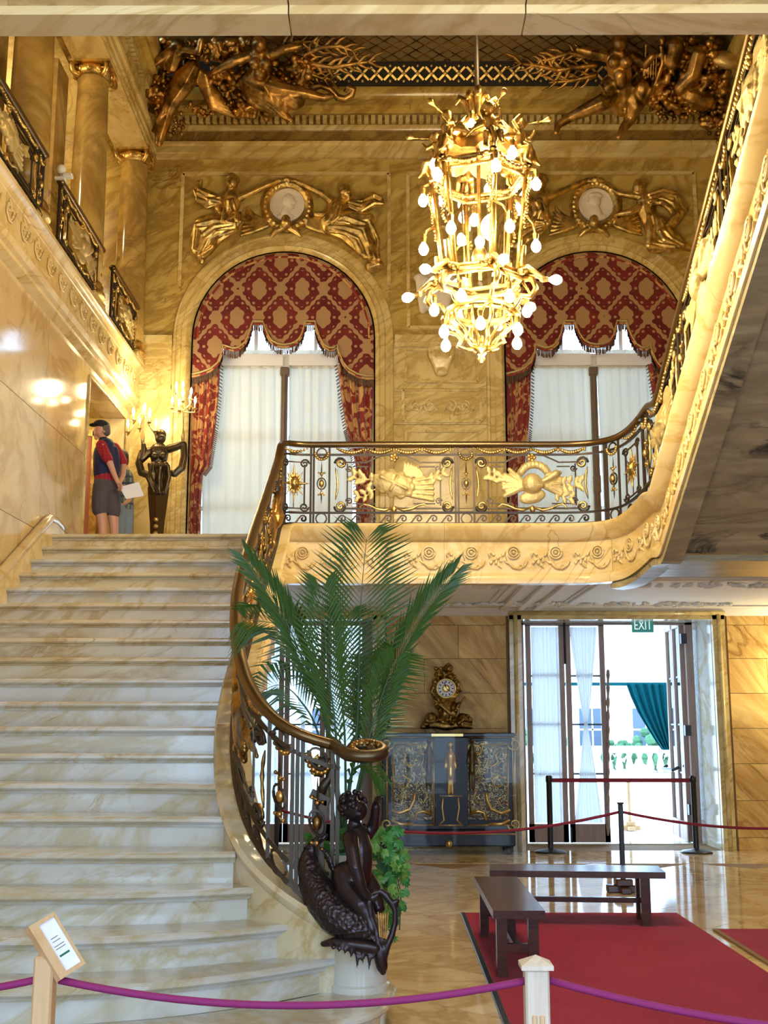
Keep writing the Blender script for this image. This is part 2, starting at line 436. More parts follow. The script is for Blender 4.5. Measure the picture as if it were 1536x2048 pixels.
M['facade'] = plain('white_far_facade', (.75,.77,.80), .8)
M['window_dark'] = plain('far_window_glass', (.05,.08,.12), .2)
M['ceil_dark'] = plain('olive_ceiling_ground', (.22,.16,.08), .6)
M['pink'] = plain('pink_painted_canvas', (.62,.25,.16), .7)
M['brown_paint'] = plain('brown_window_post', (.16,.12,.09), .5)
M['window_paint'] = plain('white_window_paint', (.72,.70,.70), .5)

def boulle():
    """dark veneer with fine scrolling brass inlay"""
    t = NT('brass_scroll_marquetry').set(rough=.28, spec=.2); v = t.coords((1,1,1), rnd=False)
    n = t.noise(v, 13, 2, .5, 2.5); d = t.math('ABSOLUTE', t.math('SUBTRACT', n, .5)); m = t.math('LESS_THAN', d, .022)
    t.color(t.mix(m, (.030,.014,.018), (.40,.29,.11))); t.ln(t.math('MULTIPLY', m, .6), t.b.inputs['Metallic']); return t.m
M['tort'] = boulle()
# ------------------------------------------------------------------ main measures
R_, T_, D0, ZL = .175, .3216, 11.546, 3.4926       # riser, going, landing edge, landing height
SL = R_ / T_
YB = 15.2                                           # face of the far wall
XL = -3.52                                          # face of the left wall
AX = .71                                            # axis of the hall
WX = (-1.45, 2.87)                                  # arched window centres
AR = 1.25                                           # arch radius
ZS = 6.84                                           # arch springing
ZC = 10.43                                          # top of the cornice

# ------------------------------------------------------------------ floor
fl = struct('floor', MB().box(-8, 9, -3.4, 16.4, -.30, -.004), M['joint'], 'polished gold and cream marble floor of the hall')
def tile_mesh(poly, name='tile'):
    return MB().prism(poly, lambda a, b, t: (a, b, t), -.02, 0).mesh(name)
hw = .56
dm = tile_mesh([(0,-hw+.004),(hw-.004,0),(0,hw-.004),(-hw+.004,0)]); dm.materials.append(M['floor'])
for i in range(-2, 12):
    for j in range(0, 22):
        x = i*hw*2*.5 + AX - 2.24; y = 4.9 + j*hw
        if (i + j) % 2: continue
        if y > 14.35 - hw or x > 6.2: continue
        o = link(bpy.data.objects.new('tile', dm), fl); o.location = (x, y, 0)
for k in range(10):
    for y0, y1 in ((13.80, 14.5), (14.5, 15.2)):
        x = -3.4 + k*1.05 + (.5 if y0 < 14 else 0)
        part('border_tile', MB().box(x+.003, x+1.047, y0+.003, y1-.003, -.02, .002), M['floor'], fl)
# ------------------------------------------------------------------ staircase
sc_t = thing('staircase', 'broad marble staircase of pale cream veined steps rising to the landing', 'staircase', (-2.3, 5.4, 0))
ENDS = {13:(-1.06,7.24), 14:(-.98,7.0), 15:(-.87,6.78), 16:(-.74,6.64), 17:(-.54,6.52), 18:(-.24,6.57)}
XLE = -3.47
def nosing(i):
    Y = D0 - i*T_
    if i < 13: return [(XLE, Y), (-2.3, Y), (-1.14, Y)]
    if i < 19:
        xe, ye = ENDS[i]; xa = -2.0 if i > 15 else -1.7; P = [(XLE, Y), (-2.6, Y)]
        for k in range(13):
            q = k/12; P.append((xa + (xe-xa)*q, Y + (ye-Y)*q**2.3))
        return P
    P = [(XLE, Y), (-2.6, Y)]
    q0 = (-1.9, Y)
    ctrl = [q0, (-1.3, Y+.06)] + [tuple(atZ(u, v, ZL-19*R_)[:2]) for u, v in ((600,2065),(673,2044),(735,2030),(775,2008),(791,1980))]
    ctrl += [(.03, 6.75), (-.06, 6.86), (-.2, 6.9)]
    for a in range(len(ctrl)-1):
        p0, p1, p2, p3 = ctrl[max(a-1,0)], ctrl[a], ctrl[a+1], ctrl[min(a+2, len(ctrl)-1)]
        for k in range(5):
            q = k/5
            P.append(tuple(.5*((2*p1[c]) + (-p0[c]+p2[c])*q + (2*p0[c]-5*p1[c]+4*p2[c]-p3[c])*q*q + (-p0[c]+3*p1[c]-3*p2[c]+p3[c])*q**3) for c in (0,1)))
    P.append(ctrl[-1]); return P
def offs(P, d):                                     # shift a nosing line away from the viewer, along its own normal
    Q = []
    for i, p in enumerate(P):
        a = Vector(P[max(i-1,0)]); b = Vector(P[min(i+1,len(P)-1)]); t = (b-a).normalized(); n = Vector((-t.y, t.x)); Q.append((p[0]+n.x*d, p[1]+n.y*d))
    return Q
for i in range(0, 20):
    z = ZL - i*R_; N = nosing(i); mat = M['stair_warm'] if i < 9 and i not in (2, 4) else M['stair']
    back = [(x, y+.10) for x, y in (nosing(i-1) if i else [(XLE, D0+.3), (-1.14, D0+.3)])]
    if i == 19: back = [(x, y+.05) for x, y in nosing(18)]
    tr = MB().prism(offs(N, .02) + back[::-1], lambda a, b, t: (a, b, t), z-.042, z)
    tr.tube([(x, y, z-.021) for x, y in offs(N, .02)], .021, 8)
    tr.tube([(x, y, z-.052) for x, y in offs(N, .042)], .012, 6)
    part('tread', tr, mat, sc_t, 'auto')
    F = offs(N, .052)
    ri = MB().prism(F + [(x, y+.06) for x, y in F][::-1], lambda a, b, t: (a, b, t), max(0, z-R_), z-.04) if i < 19 else \
         MB().prism(F + [(-.2, 6.7), (-1.9, 6.2), (XLE, 6.2)], lambda a, b, t: (a, b, t), 0, z-.04)
    part('riser', ri, mat, sc_t, 'auto')
# body below the steps
core = MB()
for i in range(0, 19):
    z = ZL - i*R_; Y = D0 - i*T_
    core.box(XLE, -1.12 if i < 13 else -1.3, Y+.14 if i < 13 else max(Y+.14, ENDS[i][1]-.1) if False else Y+.14+(.0 if i < 14 else .55), Y+T_+.16+(.0 if i < 14 else .5), max(.0, z-.9 if Y > 9 else 0.01), z-.06)
part('core', core, M['lower'], sc_t)
# curb with rounded cap along the left wall
cb = []
for Y in np.linspace(5.0, 11.55, 24): cb.append((Y, ZL-(D0-Y)*SL+.10))
fr = [((XL, Y, z), (1,0,0), (0,0,1)) for Y, z in cb] + [((XL, 11.8, 3.62), (1,0,0), (0,0,1)), ((XL, 12.2, 3.60), (1,0,0), (0,0,1))]
part('wall_curb', MB().sweep([(0,.02),(.09,.02),(.09,-.55),(0,-.55)], fr), M['fascia'], sc_t)
cp = [(XL+.055, Y, z+.05) for Y, z in cb] + [(XL+.055, 11.72, 3.655), (XL+.055, 11.9, 3.63), (XL+.055, 12.25, 3.56)]
part('wall_rail_cap', MB().tube(cp, .052, 10), M['wall_left'], sc_t, True)
# round newel block
nw = MB().lathe([(.172,.168),(.172,.2),(.158,.21),(.155,.40),(.168,.42),(.172,.455),(.165,.47)], (-.165, 6.62, 0), 28)
part('newel_block', nw, M['stair'], sc_t, 'auto')

# ------------------------------------------------------------------ the running line of stringer and railing
class Path:
    def __init__(s, pts, smooth=.0):
        A = np.array(pts, float); out = []
        for a, b in zip(A[:-1], A[1:]):
            n = max(1, int(np.linalg.norm(b[:2]-a[:2])/.04)); out += [a+(b-a)*k/n for k in range(n)]
        out.append(A[-1]); B = np.array(out)
        k = int(smooth/.04)
        if k > 1:
            ker = np.hanning(k+2)[1:-1]; ker /= ker.sum(); pad = k//2; C_ = B.copy()
            for c in range(B.shape[1]):
                lo = 2*B[0,c]-B[1:pad+1,c][::-1]; hi = 2*B[-1,c]-B[-pad-1:-1,c][::-1]
                C_[:,c] = np.convolve(np.r_[lo, B[:,c], hi], ker, 'same')[pad:pad+len(B)]
            B = C_
        s.B = B; s.S = np.r_[0, np.cumsum(np.hypot(np.diff(B[:,0]), np.diff(B[:,1])))]; s.L = s.S[-1]
    def at(s, q):
        q = min(max(q, 0), s.L); b = [np.interp(q, s.S, s.B[:,c]) for c in range(4)]
        e = .03; x0 = np.interp(max(q-e,0), s.S, s.B[:,0]); x1 = np.interp(min(q+e,s.L), s.S, s.B[:,0])
        y0 = np.interp(max(q-e,0), s.S, s.B[:,1]); y1 = np.interp(min(q+e,s.L), s.S, s.B[:,1])
        t = Vector((x1-x0, y1-y0, 0)).normalized(); return b, Vector((t.y, -t.x, 0))
    def M(s, q, h, n=0):                            # along, height (0..HR), toward the hall
        b, N = s.at(q); return Vector((b[0], b[1], b[2] + h/HR*(b[3]-b[2]))) + N*n
    def frames(s, a, b, step=.06):
        L = []; k = max(2, int((b-a)/step))
        for i in range(k+1):
            q = a+(b-a)*i/k; bb, N = s.at(q); L.append((Vector((bb[0], bb[1], bb[2])), N, Vector((0,0,1))))
        return L
HR = .84
pts = [(-.22,6.66,.46,1.445),(-.30,6.63,.49,1.455),(-.44,6.585,.61,1.495),(-.6,6.63,.74,1.565),(-.74,6.76,.88,1.68),(-.85,6.97,1.03,1.82),
       (-.94,7.25,1.22,2.01),(-1.01,7.6,1.42,2.22),(-1.06,8.0,1.64,2.46),(-1.085,8.4,1.86,2.68),(-1.09,9.2,2.30,3.116),(-1.09,11.10,3.34,4.15)]
pts += [(-1.09,11.42,3.57,4.42),(-1.06,11.53,3.59,4.43),(-.97,11.59,3.59,4.43),(-.85,11.60,3.59,4.43),(1.85,11.60,3.59,4.43)]
for k in range(1, 11):
    q = k/10; x = (1-q)**2*1.85 + 2*q*(1-q)*2.47 + q*q*2.47; y = (1-q)**2*11.6 + 2*q*(1-q)*11.6 + q*q*10.55
    z = 3.59 + max(0, q-.55)*.28; pts.append((x, y, z, z+.84))
for Y in np.linspace(10.25, 4.7, 14): z = 3.66+(10.25-Y)*.54; pts.append((2.47, Y, z, z+.82))
PT = Path(pts, .36)
def s_near(x, y):
    d = (PT.B[:,0]-x)**2 + (PT.B[:,1]-y)**2; return PT.S[int(np.argmin(d))]
S_A, S_B, S_C, S_D = 0.0, s_near(-1.09, 11.42), s_near(2.2, 11.4), PT.L
prof = [(.10,0),(.118,-.03),(.105,-.075),(.075,-.10),(.05,-.155),(.02,-.17),(0,-.18),(0,-.50),(.03,-.515),(.05,-.55),(.04,-.61),(-.10,-.61),(-.10,-.08),(-.115,-.06),(-.125,-.03),(-.11,0)]
prof_in = prof
def clampz(mb, z0=.002):
    mb.v = [(a, b, max(c, z0)) for a, b, c in mb.v]; return mb
def fascia(name, a, b, label):
    t = thing(name, label, 'stringer'); k = max(1, round((b-a)/1.6)); 
    for i in range(k):
        part('marble_block', clampz(MB().sweep(prof, PT.frames(a+(b-a)*i/k+.0015, a+(b-a)*(i+1)/k-.0015))), M['stair_warm'] if (name == 'stair_stringer' and a < 1 and i < k/2) else M['fascia'], t, 'auto')
    n = int((b-a)/.41)
    for i in range(n):
        q0 = a + (i+.5)*(b-a)/n; mb = MB()
        if PT.at(q0)[0][2] < .9: continue
        def P(x, y, d=.012): bb, N = PT.at(q0+x); return Vector((bb[0], bb[1], bb[2]-.345+y)) + N*d
        ring_ = lambda r, d: [P(.06+r*math.cos(a_), .055+r*math.sin(a_), d) for a_ in np.linspace(0, 2*PI, 17)]
        mb.tube(ring_(.062, .012), .011, 5); mb.tube(ring_(.036, .016), .010, 5); mb.ell(P(.06,.055,.016), .018, 6, 5)
        mb.tube([P(-.005,.075),P(-.012,.02),P(.01,-.05),P(.06,-.10),P(.12,-.11),P(.17,-.08),P(.20,-.03)], [.012,.013,.015,.017,.015,.013,.010], 5)
        for lx, ly, L_, an in ((-.17,-.05,.05,.9),(-.15,-.02,.06,.3),(-.12,-.05,.05,1.3),(-.10,.0,.06,.5),(-.07,-.03,.05,1.5),(-.05,.03,.05,.9),(-.14,.035,.04,2.4),(.05,-.09,.05,-.6),(.10,-.10,.04,.9),(.15,-.085,.05,1.2),(.0,-.05,.04,2.6),(-.09,-.075,.04,-.8)):
            capsule(mb, P(lx, ly, .013), P(lx+L_*math.cos(an), ly+L_*math.sin(an), .005), .018, .007, 5)
        mb.tube([P(-.18,.01),P(-.19,.04),P(-.165,.06),P(-.145,.045),P(-.155,.025)], [.012,.012,.011,.010,.008], 5)
        part('scroll_relief', mb, M['fascia'], t, True)
    return t
fascia('stair_stringer', S_A, S_B, 'buff marble outer stringer of the left flight, sweeping down to the bronze newel')
fascia('bridge_fascia', S_B+.003, S_C, 'buff marble fascia of the landing bridge carved with a row of scrolls')
fascia('stair_stringer', S_C+.003, S_D, 'buff marble stringer with carved scrolls under the right flight')

# landing, its plaster underside, and the right flight
struct('floor_landing', MB().box(XL, 4.9, 11.69, YB, ZL-.25, ZL), M['stair_warm'], 'marble landing floor behind the bridge railing')
uc = struct('ceiling_lower', MB().box(XL, 8.5, 11.7, YB, 3.09, ZL-.26), M['white_plaster'], 'white plaster ceiling under the landing bridge with moulded ribs')
# mouldings and stucco sprays of the lower ceiling
for x0, x1 in ((-1.0, 1.35), (2.2, 5.0)):
    mb = MB()
    for e in (0, .07):
        mb.tube([(x0+e,11.95+e,3.085),(x1-e,11.95+e,3.085),(x1-e,14.85-e,3.085),(x0+e,14.85-e,3.085)], .022, 5, closed=True)
    part('ceiling_moulding', mb, M['white_plaster'], uc, True)
for x in (1.5, 1.72, 1.94):
    part('ceiling_rib', MB().bbox(x-.05, x+.05, 11.7, 15.1, 3.05, 3.10, .012), M['white_plaster'], uc)
random.seed(3)
for cx, cy, w in ((.2, 12.6, 1.1), (.6, 14.5, .9), (3.6, 12.5, 1.2), (3.4, 14.5, 1.0), (1.7, 14.4, .5), (5.2, 13.6, .6)):
    mb = MB()
    for k in range(46):
        a = random.uniform(-1, 1); x = cx + a*w; y = cy + random.gauss(0, .10)*(1.2-abs(a)); an = random.uniform(0, 6.28)
        capsule(mb, (x, y, 3.075), (x+.09*math.cos(an), y+.05*math.sin(an), 3.06), .028, .012, 5)
    o = part('stucco_spray', mb, M['white_plaster'], uc, True)
part('ceiling_cove', MB().sweep([(0,0),(.10,0),(.06,-.05),(.02,-.09),(0,-.10)], [((-3.4, YB, 3.09), (0,-1,0), (0,0,1)), ((8.4, YB, 3.09), (0,-1,0), (0,0,1))]), M['white_plaster'], uc)
# right flight: soffit of long marble courses and the steps above it
rf = thing('right_flight', 'upper marble flight climbing toward the viewer, its underside of grey gold courses', 'staircase', (3.7, 10.4, 3.49))
def soff(Y): return 3.05 + (10.3-Y)*.54
ys = np.linspace(11.35, 4.6, 13)
for a, b in zip(ys[:-1], ys[1:]):
    za, zb = soff(min(a, 10.35)), soff(min(b, 10.35))
    if a > 10.36: za = zb = 3.02
    mb = MB().add([(2.58,a-.004,za),(4.87,a-.004,za),(4.87,b+.004,zb),(2.58,b+.004,zb),(2.58,a-.004,za+.06),(4.87,a-.004,za+.06),(4.87,b+.004,zb+.06),(2.58,b+.004,zb+.06)],
                  [(0,1,2,3),(4,7,6,5),(0,4,5,1),(1,5,6,2),(2,6,7,3),(3,7,4,0)])
    part('soffit_slab', mb, M['soffit'], rf)
for i in range(17):
    Y = 10.3 - i*T_; z = ZL + (i+1)*R_
    part('tread', MB().box(2.58, 4.87, Y-T_-.02, Y+.03, z-.05, z), M['stair_warm'], rf)
    part('riser', MB().box(2.58, 4.87, Y-.03, Y, z-R_, z-.05), M['stair_warm'], rf)
part('soffit_edge', MB().sweep([(-.02,-.60),(.02,-.62),(.02,-.68),(-.16,-.68),(-.16,-.60)], PT.frames(S_C, S_D)), M['soffit'], rf)

# ------------------------------------------------------------------ walls
wl = sobj('wall_left', 'honey marble left wall of large polished slabs below the balcony')
def slab(pts_yz, x0, x1, mat, name='marble_slab', parent=wl):
    return part(name, MB().prism(pts_yz, lambda a, b, t: (t, a, b), x0, x1), mat, parent)
slab([(2,-.01),(16,-.01),(16,6.4),(2,6.4)], XL-.5, XL-.30, M['joint'], 'backing') if False else None
DY0, DY1, DZ1 = 13.0, 14.93, 5.62                   # doorway on the landing
g = .003
for y0, y1 in ((2.0,5.2),(5.2,7.6),(7.6,9.6),(9.6,11.4),(11.4,13.0)):
    for z0, z1 in ((-.01,1.7),(1.7,3.5),(3.5,4.65),(4.65,5.74)):
        slab([(y0+g,z0+g),(y1-g,z0+g),(y1-g,z1-g),(y0+g,z1-g)], XL-.30, XL, M['wall_left'])
slab([(DY0+g,DZ1),(15.2,DZ1),(15.2,5.74),(DY0+g,5.74)], XL-.3, XL, M['wall_left'])
slab([(DY1,ZL),(15.2,ZL),(15.2,DZ1-g),(DY1,DZ1-g)], XL-.3, XL, M['wall_left'])
slab([(13.0,-.01),(15.2,-.01),(15.2,ZL-g),(13.0,ZL-g)], XL-.3, XL, M['wall_left'])
# thin bead round the doorway
part('door_bead', MB().tube([(XL+.006,DY0,ZL),(XL+.006,DY0,DZ1),(XL+.006,DY1,DZ1),(XL+.006,DY1,ZL)], .018, 6), M['wall_pale'], wl, True)
# the lobby behind the doorway
lob = sobj('wall_lobby', 'small lobby seen through the landing doorway')
part('marble_slab', MB().box(-5.2, XL-.3, DY1, DY1+.1, ZL, 5.8), M['wall'], lob)
part('marble_slab', MB().box(-5.2, XL-.3, DY0-.1, DY0, ZL, 5.8), M['wall'], lob)
part('marble_slab', MB().box(-5.2, XL-.302, DY0, DY1, DZ1, DZ1+.1), M['wall'], lob)
part('marble_slab', MB().box(-5.3, -5.2, DY0, DY1, ZL, 5.8), M['wall_dark'], lob)
part('lobby_floor', MB().box(-5.2, XL+.01, DY0-.1, DY1+.1, ZL-.25, ZL-.001), M['stair_warm'], lob)
pic = thing('painting', 'large pinkish portrait canvas in a gilt frame inside the landing doorway', 'painting', (-4.6, 14.8, 3.9))
part('canvas', MB().box(-5.1, -3.9, 14.86, 14.89, 3.95, 5.35), M['pink'], pic)
for a, b in (((-5.15,14.86,5.40),(-3.85,14.86,5.40)), ((-5.15,14.86,3.9),(-3.85,14.86,3.9)), ((-5.12,14.86,3.9),(-5.12,14.86,5.4)), ((-3.88,14.86,3.9),(-3.88,14.86,5.4))):
    part('gilt_frame', MB().bar(a, b, .10, .07, (0,1,0)), M['gold'], pic)
point_light('lobby_lamp', (-4.5, 13.9, 5.45), 16, WARM2)

# far wall: upper storey with two arched openings
wb = sobj('wall_back', 'gold marble far wall with two tall arched windows')
def wbp(poly, mat, y0=YB, y1=YB+.5, name='marble_slab'):
    return part(name, MB().prism(poly, lambda a, b, t: (a, t, b), y0, y1), mat, wb)
ZA = 9.5
def archpts(cx, r, n=24, z=ZS): return [(cx + r*math.cos(PI*k/n), z + r*math.sin(PI*k/n)) for k in range(n+1)]
edges = [-3.6, .02, 1.40, 5.2]
for cx, x0, x1 in ((WX[0], -3.6, .02), (WX[1], 1.40, 5.2)):
    r = AR
    wbp([(x0, ZS), (cx-r, ZS)] + archpts(cx, r)[::-1][1:-1] + [(cx+r, ZS), (x1, ZS), (x1, ZA), (x0, ZA)], M['wall'])
    wbp([(x0, ZL-.3), (cx-r, ZL-.3), (cx-r, ZS-g), (x0, ZS-g)], M['wall_pale'])
    wbp([(cx+r, ZL-.3), (x1, ZL-.3), (x1, ZS-g), (cx+r, ZS-g)], M['wall_pale'])
for z0, z1, mt in ((ZL-.3, 4.4, 'wall_pale'), (4.4, 5.6, 'wall_pale'), (5.6, 6.12, 'wall_pale'), (6.12, 6.76, 'wall_pale'), (6.76, 8.1, 'wall'), (8.1, ZA, 'wall')):
    wbp([(.02+g, z0+g), (1.40-g, z0+g), (1.40-g, z1-g), (.02+g, z1-g)], M[mt])
bk = MB()
for x in (.02, 1.40): bk.box(x-.06, x+.06, YB+.1, YB+.49, ZL-.3, ZA)
bk.box(-3.7, WX[0]-AR-.02, YB+.1, YB+.49, ZS-.08, ZS+.08).box(WX[0]+AR+.02, WX[1]-AR-.02, YB+.1, YB+.49, ZS-.08, ZS+.08).box(WX[1]+AR+.02, 5.2, YB+.1, YB+.49, ZS-.08, ZS+.08)
for z in (4.4, 5.6, 6.12, 8.1): bk.box(.02, 1.40, YB+.1, YB+.49, z-.05, z+.05)
bk.box(-4.2, 5.4, YB+.26, YB+.6, 9.35, 10.95).box(-4.0, -3.45, YB+.03, YB+.6, 6.3, 10.95).box(4.8, 5.4, YB, YB+.6, 3.2, 10.95)
struct('wall_core', bk, M['wall_dark'], 'masonry core behind the far wall slabs')
# moulded frame round each arch
fp = [(0,0),(.0,.02),(.05,.03),(.085,.07),(.06,.09),(.06,.15),(.03,.165),(.03,.22),(.06,.235),(.05,.265),(0,.275)]
def archframe(cx):
    k = []
    for z in (ZL, ZL+1.1, ZL+2.2, ZS): k.append(((cx-AR, YB, z), (0,-1,0), (-1,0,0)))
    for j in range(1, 30):
        a = PI - PI*j/30; k.append(((cx+AR*math.cos(a), YB, ZS+AR*math.sin(a)), (0,-1,0), (math.cos(a),0,math.sin(a))))
    for z in (ZS, ZL+2.2, ZL+1.1, ZL): k.append(((cx+AR, YB, z), (0,-1,0), (1,0,0)))
    for a, b in ((0,2),(1,3),(2,4)):
        pass
    cuts = [0, 1, 2, 3, 9, 15, 18, 21, 27, 33, 34, 35, 36]
    for a, b in zip(cuts[:-1], cuts[1:]):
        part('arch_stone', MB().sweep(fp, k[a:b+1]), M['wall_pale'], wb, 'auto')
for cx in WX: archframe(cx)
# panel mouldings
def pframe(x0, x1, z0, z1, w=.035, mat='wall_pale', y=YB):
    for a, b in (((x0,z0),(x1,z0)), ((x1,z0),(x1,z1)), ((x1,z1),(x0,z1)), ((x0,z1),(x0,z0))):
        mb = MB().bar((a[0], y-.008, a[1]), (b[0], y-.008, b[1]), w, .05, (0,1,0))
        part('panel_moulding', mb, M[mat], wb)
pframe(-3.0, .03, 7.65, 9.27) if False else None
for cx in WX:
    for a, b in (((cx-1.46, 7.6), (cx-1.46, 9.27)), ((cx-1.46, 9.27), (cx+1.46, 9.27)), ((cx+1.46, 9.27), (cx+1.46, 7.6))):
        part('panel_moulding', MB().bar((a[0], YB-.012, a[1]), (b[0], YB-.012, b[1]), .05, .05, (0,1,0)), M['wall_pale'], wb)
pframe(.28, 1.16, 6.98, 9.27, .045)
pframe(.24, 1.22, 6.2, 6.66, .03); pframe(.20, 1.26, 5.64, 6.08, .035); pframe(.24, 1.22, 4.45, 5.5, .03)
for x0, x1 in ((-3.42, -2.98), (.09, 1.34), (4.42, 5.1)):
    part('string_course', MB().box(x0, x1, YB-.07, YB+.01, 6.76, 6.86), M['wall_pale'], wb)
    part('string_course', MB().box(x0, x1, YB-.04, YB+.01, 6.70, 6.76), M['wall_pale'], wb)
    part('string_course', MB().box(x0, x1, YB-.04, YB+.01, 6.10, 6.16), M['wall_pale'], wb)
# carved scroll panel and console of the centre pier
mb = MB()
for sgn in (-1, 1):
    for j, (cx_, r0) in enumerate(((.14, .09), (.34, .075))):
        sp = [(AX+sgn*(cx_ + r0*(1-q/20*.8)*math.cos(-q*.42+1.6)), YB-.012, 5.86 + r0*(1-q/20*.8)*math.sin(-q*.42+1.6)) for q in range(20)]
        mb.tube(sp, .014, 5)
    for q in range(7): capsule(mb, (AX+sgn*(.05+q*.065), YB-.01, 5.80+.05*(q%2)), (AX+sgn*(.09+q*.065), YB-.01, 5.86-.06*(q%2)), .02, .008, 5)
part('carved_relief', mb, M['wall_pale'], wb, True)
sc_ = Sculpt(YB-.06)
for k in range(7): sc_.ch([(883+(k-3)*3, 742, 4, .02), (883+(k-3)*7, 712, 5, .05), (883+(k-3)*8, 696, 4, .06)])
sc_.el(883, 745, 14, 8, 8, .02); sc_.el(883, 695, 26, 5, 9, .04)
part('carved_console', sc_.out(.014, 1), M['wall_pale'], wb)
sc_ = Sculpt(YB-.05)
for k in range(6): sc_.ch([(846+k*9, 600+8*abs(k-2.5), 8, .02), (838+k*13, 570-6*abs(k-2.5), 9, .06), (832+k*15, 548+3*abs(k-2.5), 6, .03)])
sc_.el(866, 610, 18, 14, 10, .02)
part('carved_shell', sc_.out(.018, 1), M['med'], wb)

# lower storey of the far wall: courses of blocks, two garden door openings
zc = [0, .16, .62, 1.08, 1.53, 1.98, 2.43, 2.87, 3.10]
for j, (z0, z1) in enumerate(zip(zc[:-1], zc[1:])):
    for xa, xb in ((-.20+.17, 1.55), (4.46, 9.0), (XL-.2, -2.98)):
        xs = [xa]; w = .95
        x = xa + (.5 if j % 2 else .95)
        while x < xb-.25: xs.append(x); x += w
        xs.append(xb)
        for a, b in zip(xs[:-1], xs[1:]):
            part('wall_block', MB().box(a+g, b-g, YB-(.02 if j == 0 else 0), YB+.5, z0+g, z1-g), M['lower'], wb)
struct('wall_backing', MB().box(-.19, 1.72, YB+.02, YB+.5, 0, 3.1).box(4.30, 9, YB+.02, YB+.5, 0, 3.1).box(XL-.2,-2.82,YB+.02,YB+.5,0,3.1), M['joint'], 'masonry behind the far wall courses')
# ------------------------------------------------------------------ garden doors: reveals and architraves
DOORS = ((1.75, 4.25), (-2.71, -.21))
for x0, x1 in DOORS:
    for a, b in (((x0-.085, 0), (x0-.085, 3.0)), ((x1+.085, 0), (x1+.085, 3.0)), ((x0-.17, 3.02), (x1+.17, 3.02))):
        part('door_architrave', MB().bar((a[0], YB-.02, a[1]), (b[0], YB-.02, b[1]), .16, .10, (0,1,0)), M['wall_pale'], wb)
        part('architrave_bead', MB().tube([(a[0], YB-.08, a[1]), (b[0], YB-.08, b[1])], .03, 6), M['wall_pale'], wb, True)
    part('door_reveal', MB().box(x0-.12, x0, YB+.02, 16.3, 0, 3.06), M['stair'], wb)
    part('door_reveal', MB().box(x1, x1+.12, YB+.02, 16.3, 0, 3.06), M['stair'], wb)
    part('door_reveal', MB().box(x0, x1, YB+.02, 16.3, 2.97, 3.08), M['stair'], wb)
# threshold
struct('floor_threshold', MB().box(1.75, 4.25, 15.95, 16.3, -.05, .012), M['stair'], 'pale stone threshold under the open garden door')

# ------------------------------------------------------------------ marble beam across the top of the view
bm_t = sobj('trim_1', 'buff marble lintel beam crossing the top of the view')
for a, b in ((-3.5, -.41), (-.404, .56), (.566, 5.0)):
    part('beam_block', MB().box(a, b, 4.25, 4.40, 4.435, 5.3), M['beam'], bm_t)
    part('beam_moulding', MB().box(a, b, 4.20, 4.26, 4.475, 4.64), M['beam'], bm_t)
# ------------------------------------------------------------------ entablature on far wall, sides
def entab(name, fr, label, mats=('wall','wall_dark','wall_pale')):
    t = sobj(name, label)
    part('architrave', MB().sweep([(-.25,-.93),(.05,-.93),(.05,-.86),(.075,-.855),(.075,-.76),(.11,-.745),(.12,-.71),(-.25,-.71)], fr), M[mats[2]], t, 'auto')
    part('frieze', MB().sweep([(-.25,-.708),(.02,-.708),(.02,-.51),(-.25,-.51)], fr), M[mats[1]], t)
    part('bed_moulding', MB().sweep([(-.25,-.508),(.05,-.508),(.08,-.46),(.08,-.44),(-.25,-.44)], fr), M[mats[2]], t, 'auto')
    part('cornice', MB().sweep([(-.25,-.31),(.17,-.31),(.19,-.25),(.26,-.24),(.26,-.15),(.30,-.12),(.34,-.03),(.34,0),(-.25,0)], fr), M[mats[0]], t, 'auto')
    part('dentil_bed', MB().sweep([(-.25,-.44),(.06,-.44),(.06,-.31),(-.25,-.31)], fr), M['wall_dark'], t)
    (P0, N, U), (P1, _, _) = fr; d = (Vector(P1)-Vector(P0)); L = d.length; d.normalize(); mb = MB(); n = int(L/.098)
    for i in range(n):
        c = Vector(P0) + d*(i+.5)*.098 + Vector(N)*.10 + Vector((0,0,-.375))
        mb.bar(c - d*.03, c + d*.03, .09, .10, (0,0,1))
    o = part('dentil_row', mb, M['wall_pale'], t); o['kind'] = 'stuff'
    return t
entab('trim_2', [((-3.3, YB, ZC), (0,-1,0), (0,0,1)), ((4.8, YB, ZC), (0,-1,0), (0,0,1))], 'gold marble entablature with dentils across the far wall')
entab('trim_3', [((-3.36, 5.0, ZC), (1,0,0), (0,0,1)), ((-3.36, 15.2, ZC), (1,0,0), (0,0,1))], 'gold marble entablature carried by the balcony columns')
entab('trim_4', [((4.86, 5.0, ZC), (-1,0,0), (0,0,1)), ((4.86, 15.2, ZC), (-1,0,0), (0,0,1))], 'gold marble entablature above the right flight')
struct('trim_5', MB().box(-3.9, -3.58, 4.6, 15.2, 9.52, ZC), M['wall_dark'], 'back of the colonnade beam')
part('architrave_soffit', MB().box(-3.80, -3.34, 5, 15.18, 9.46, 9.52), M['wall_pale'], bpy.data.objects['trim_3'])
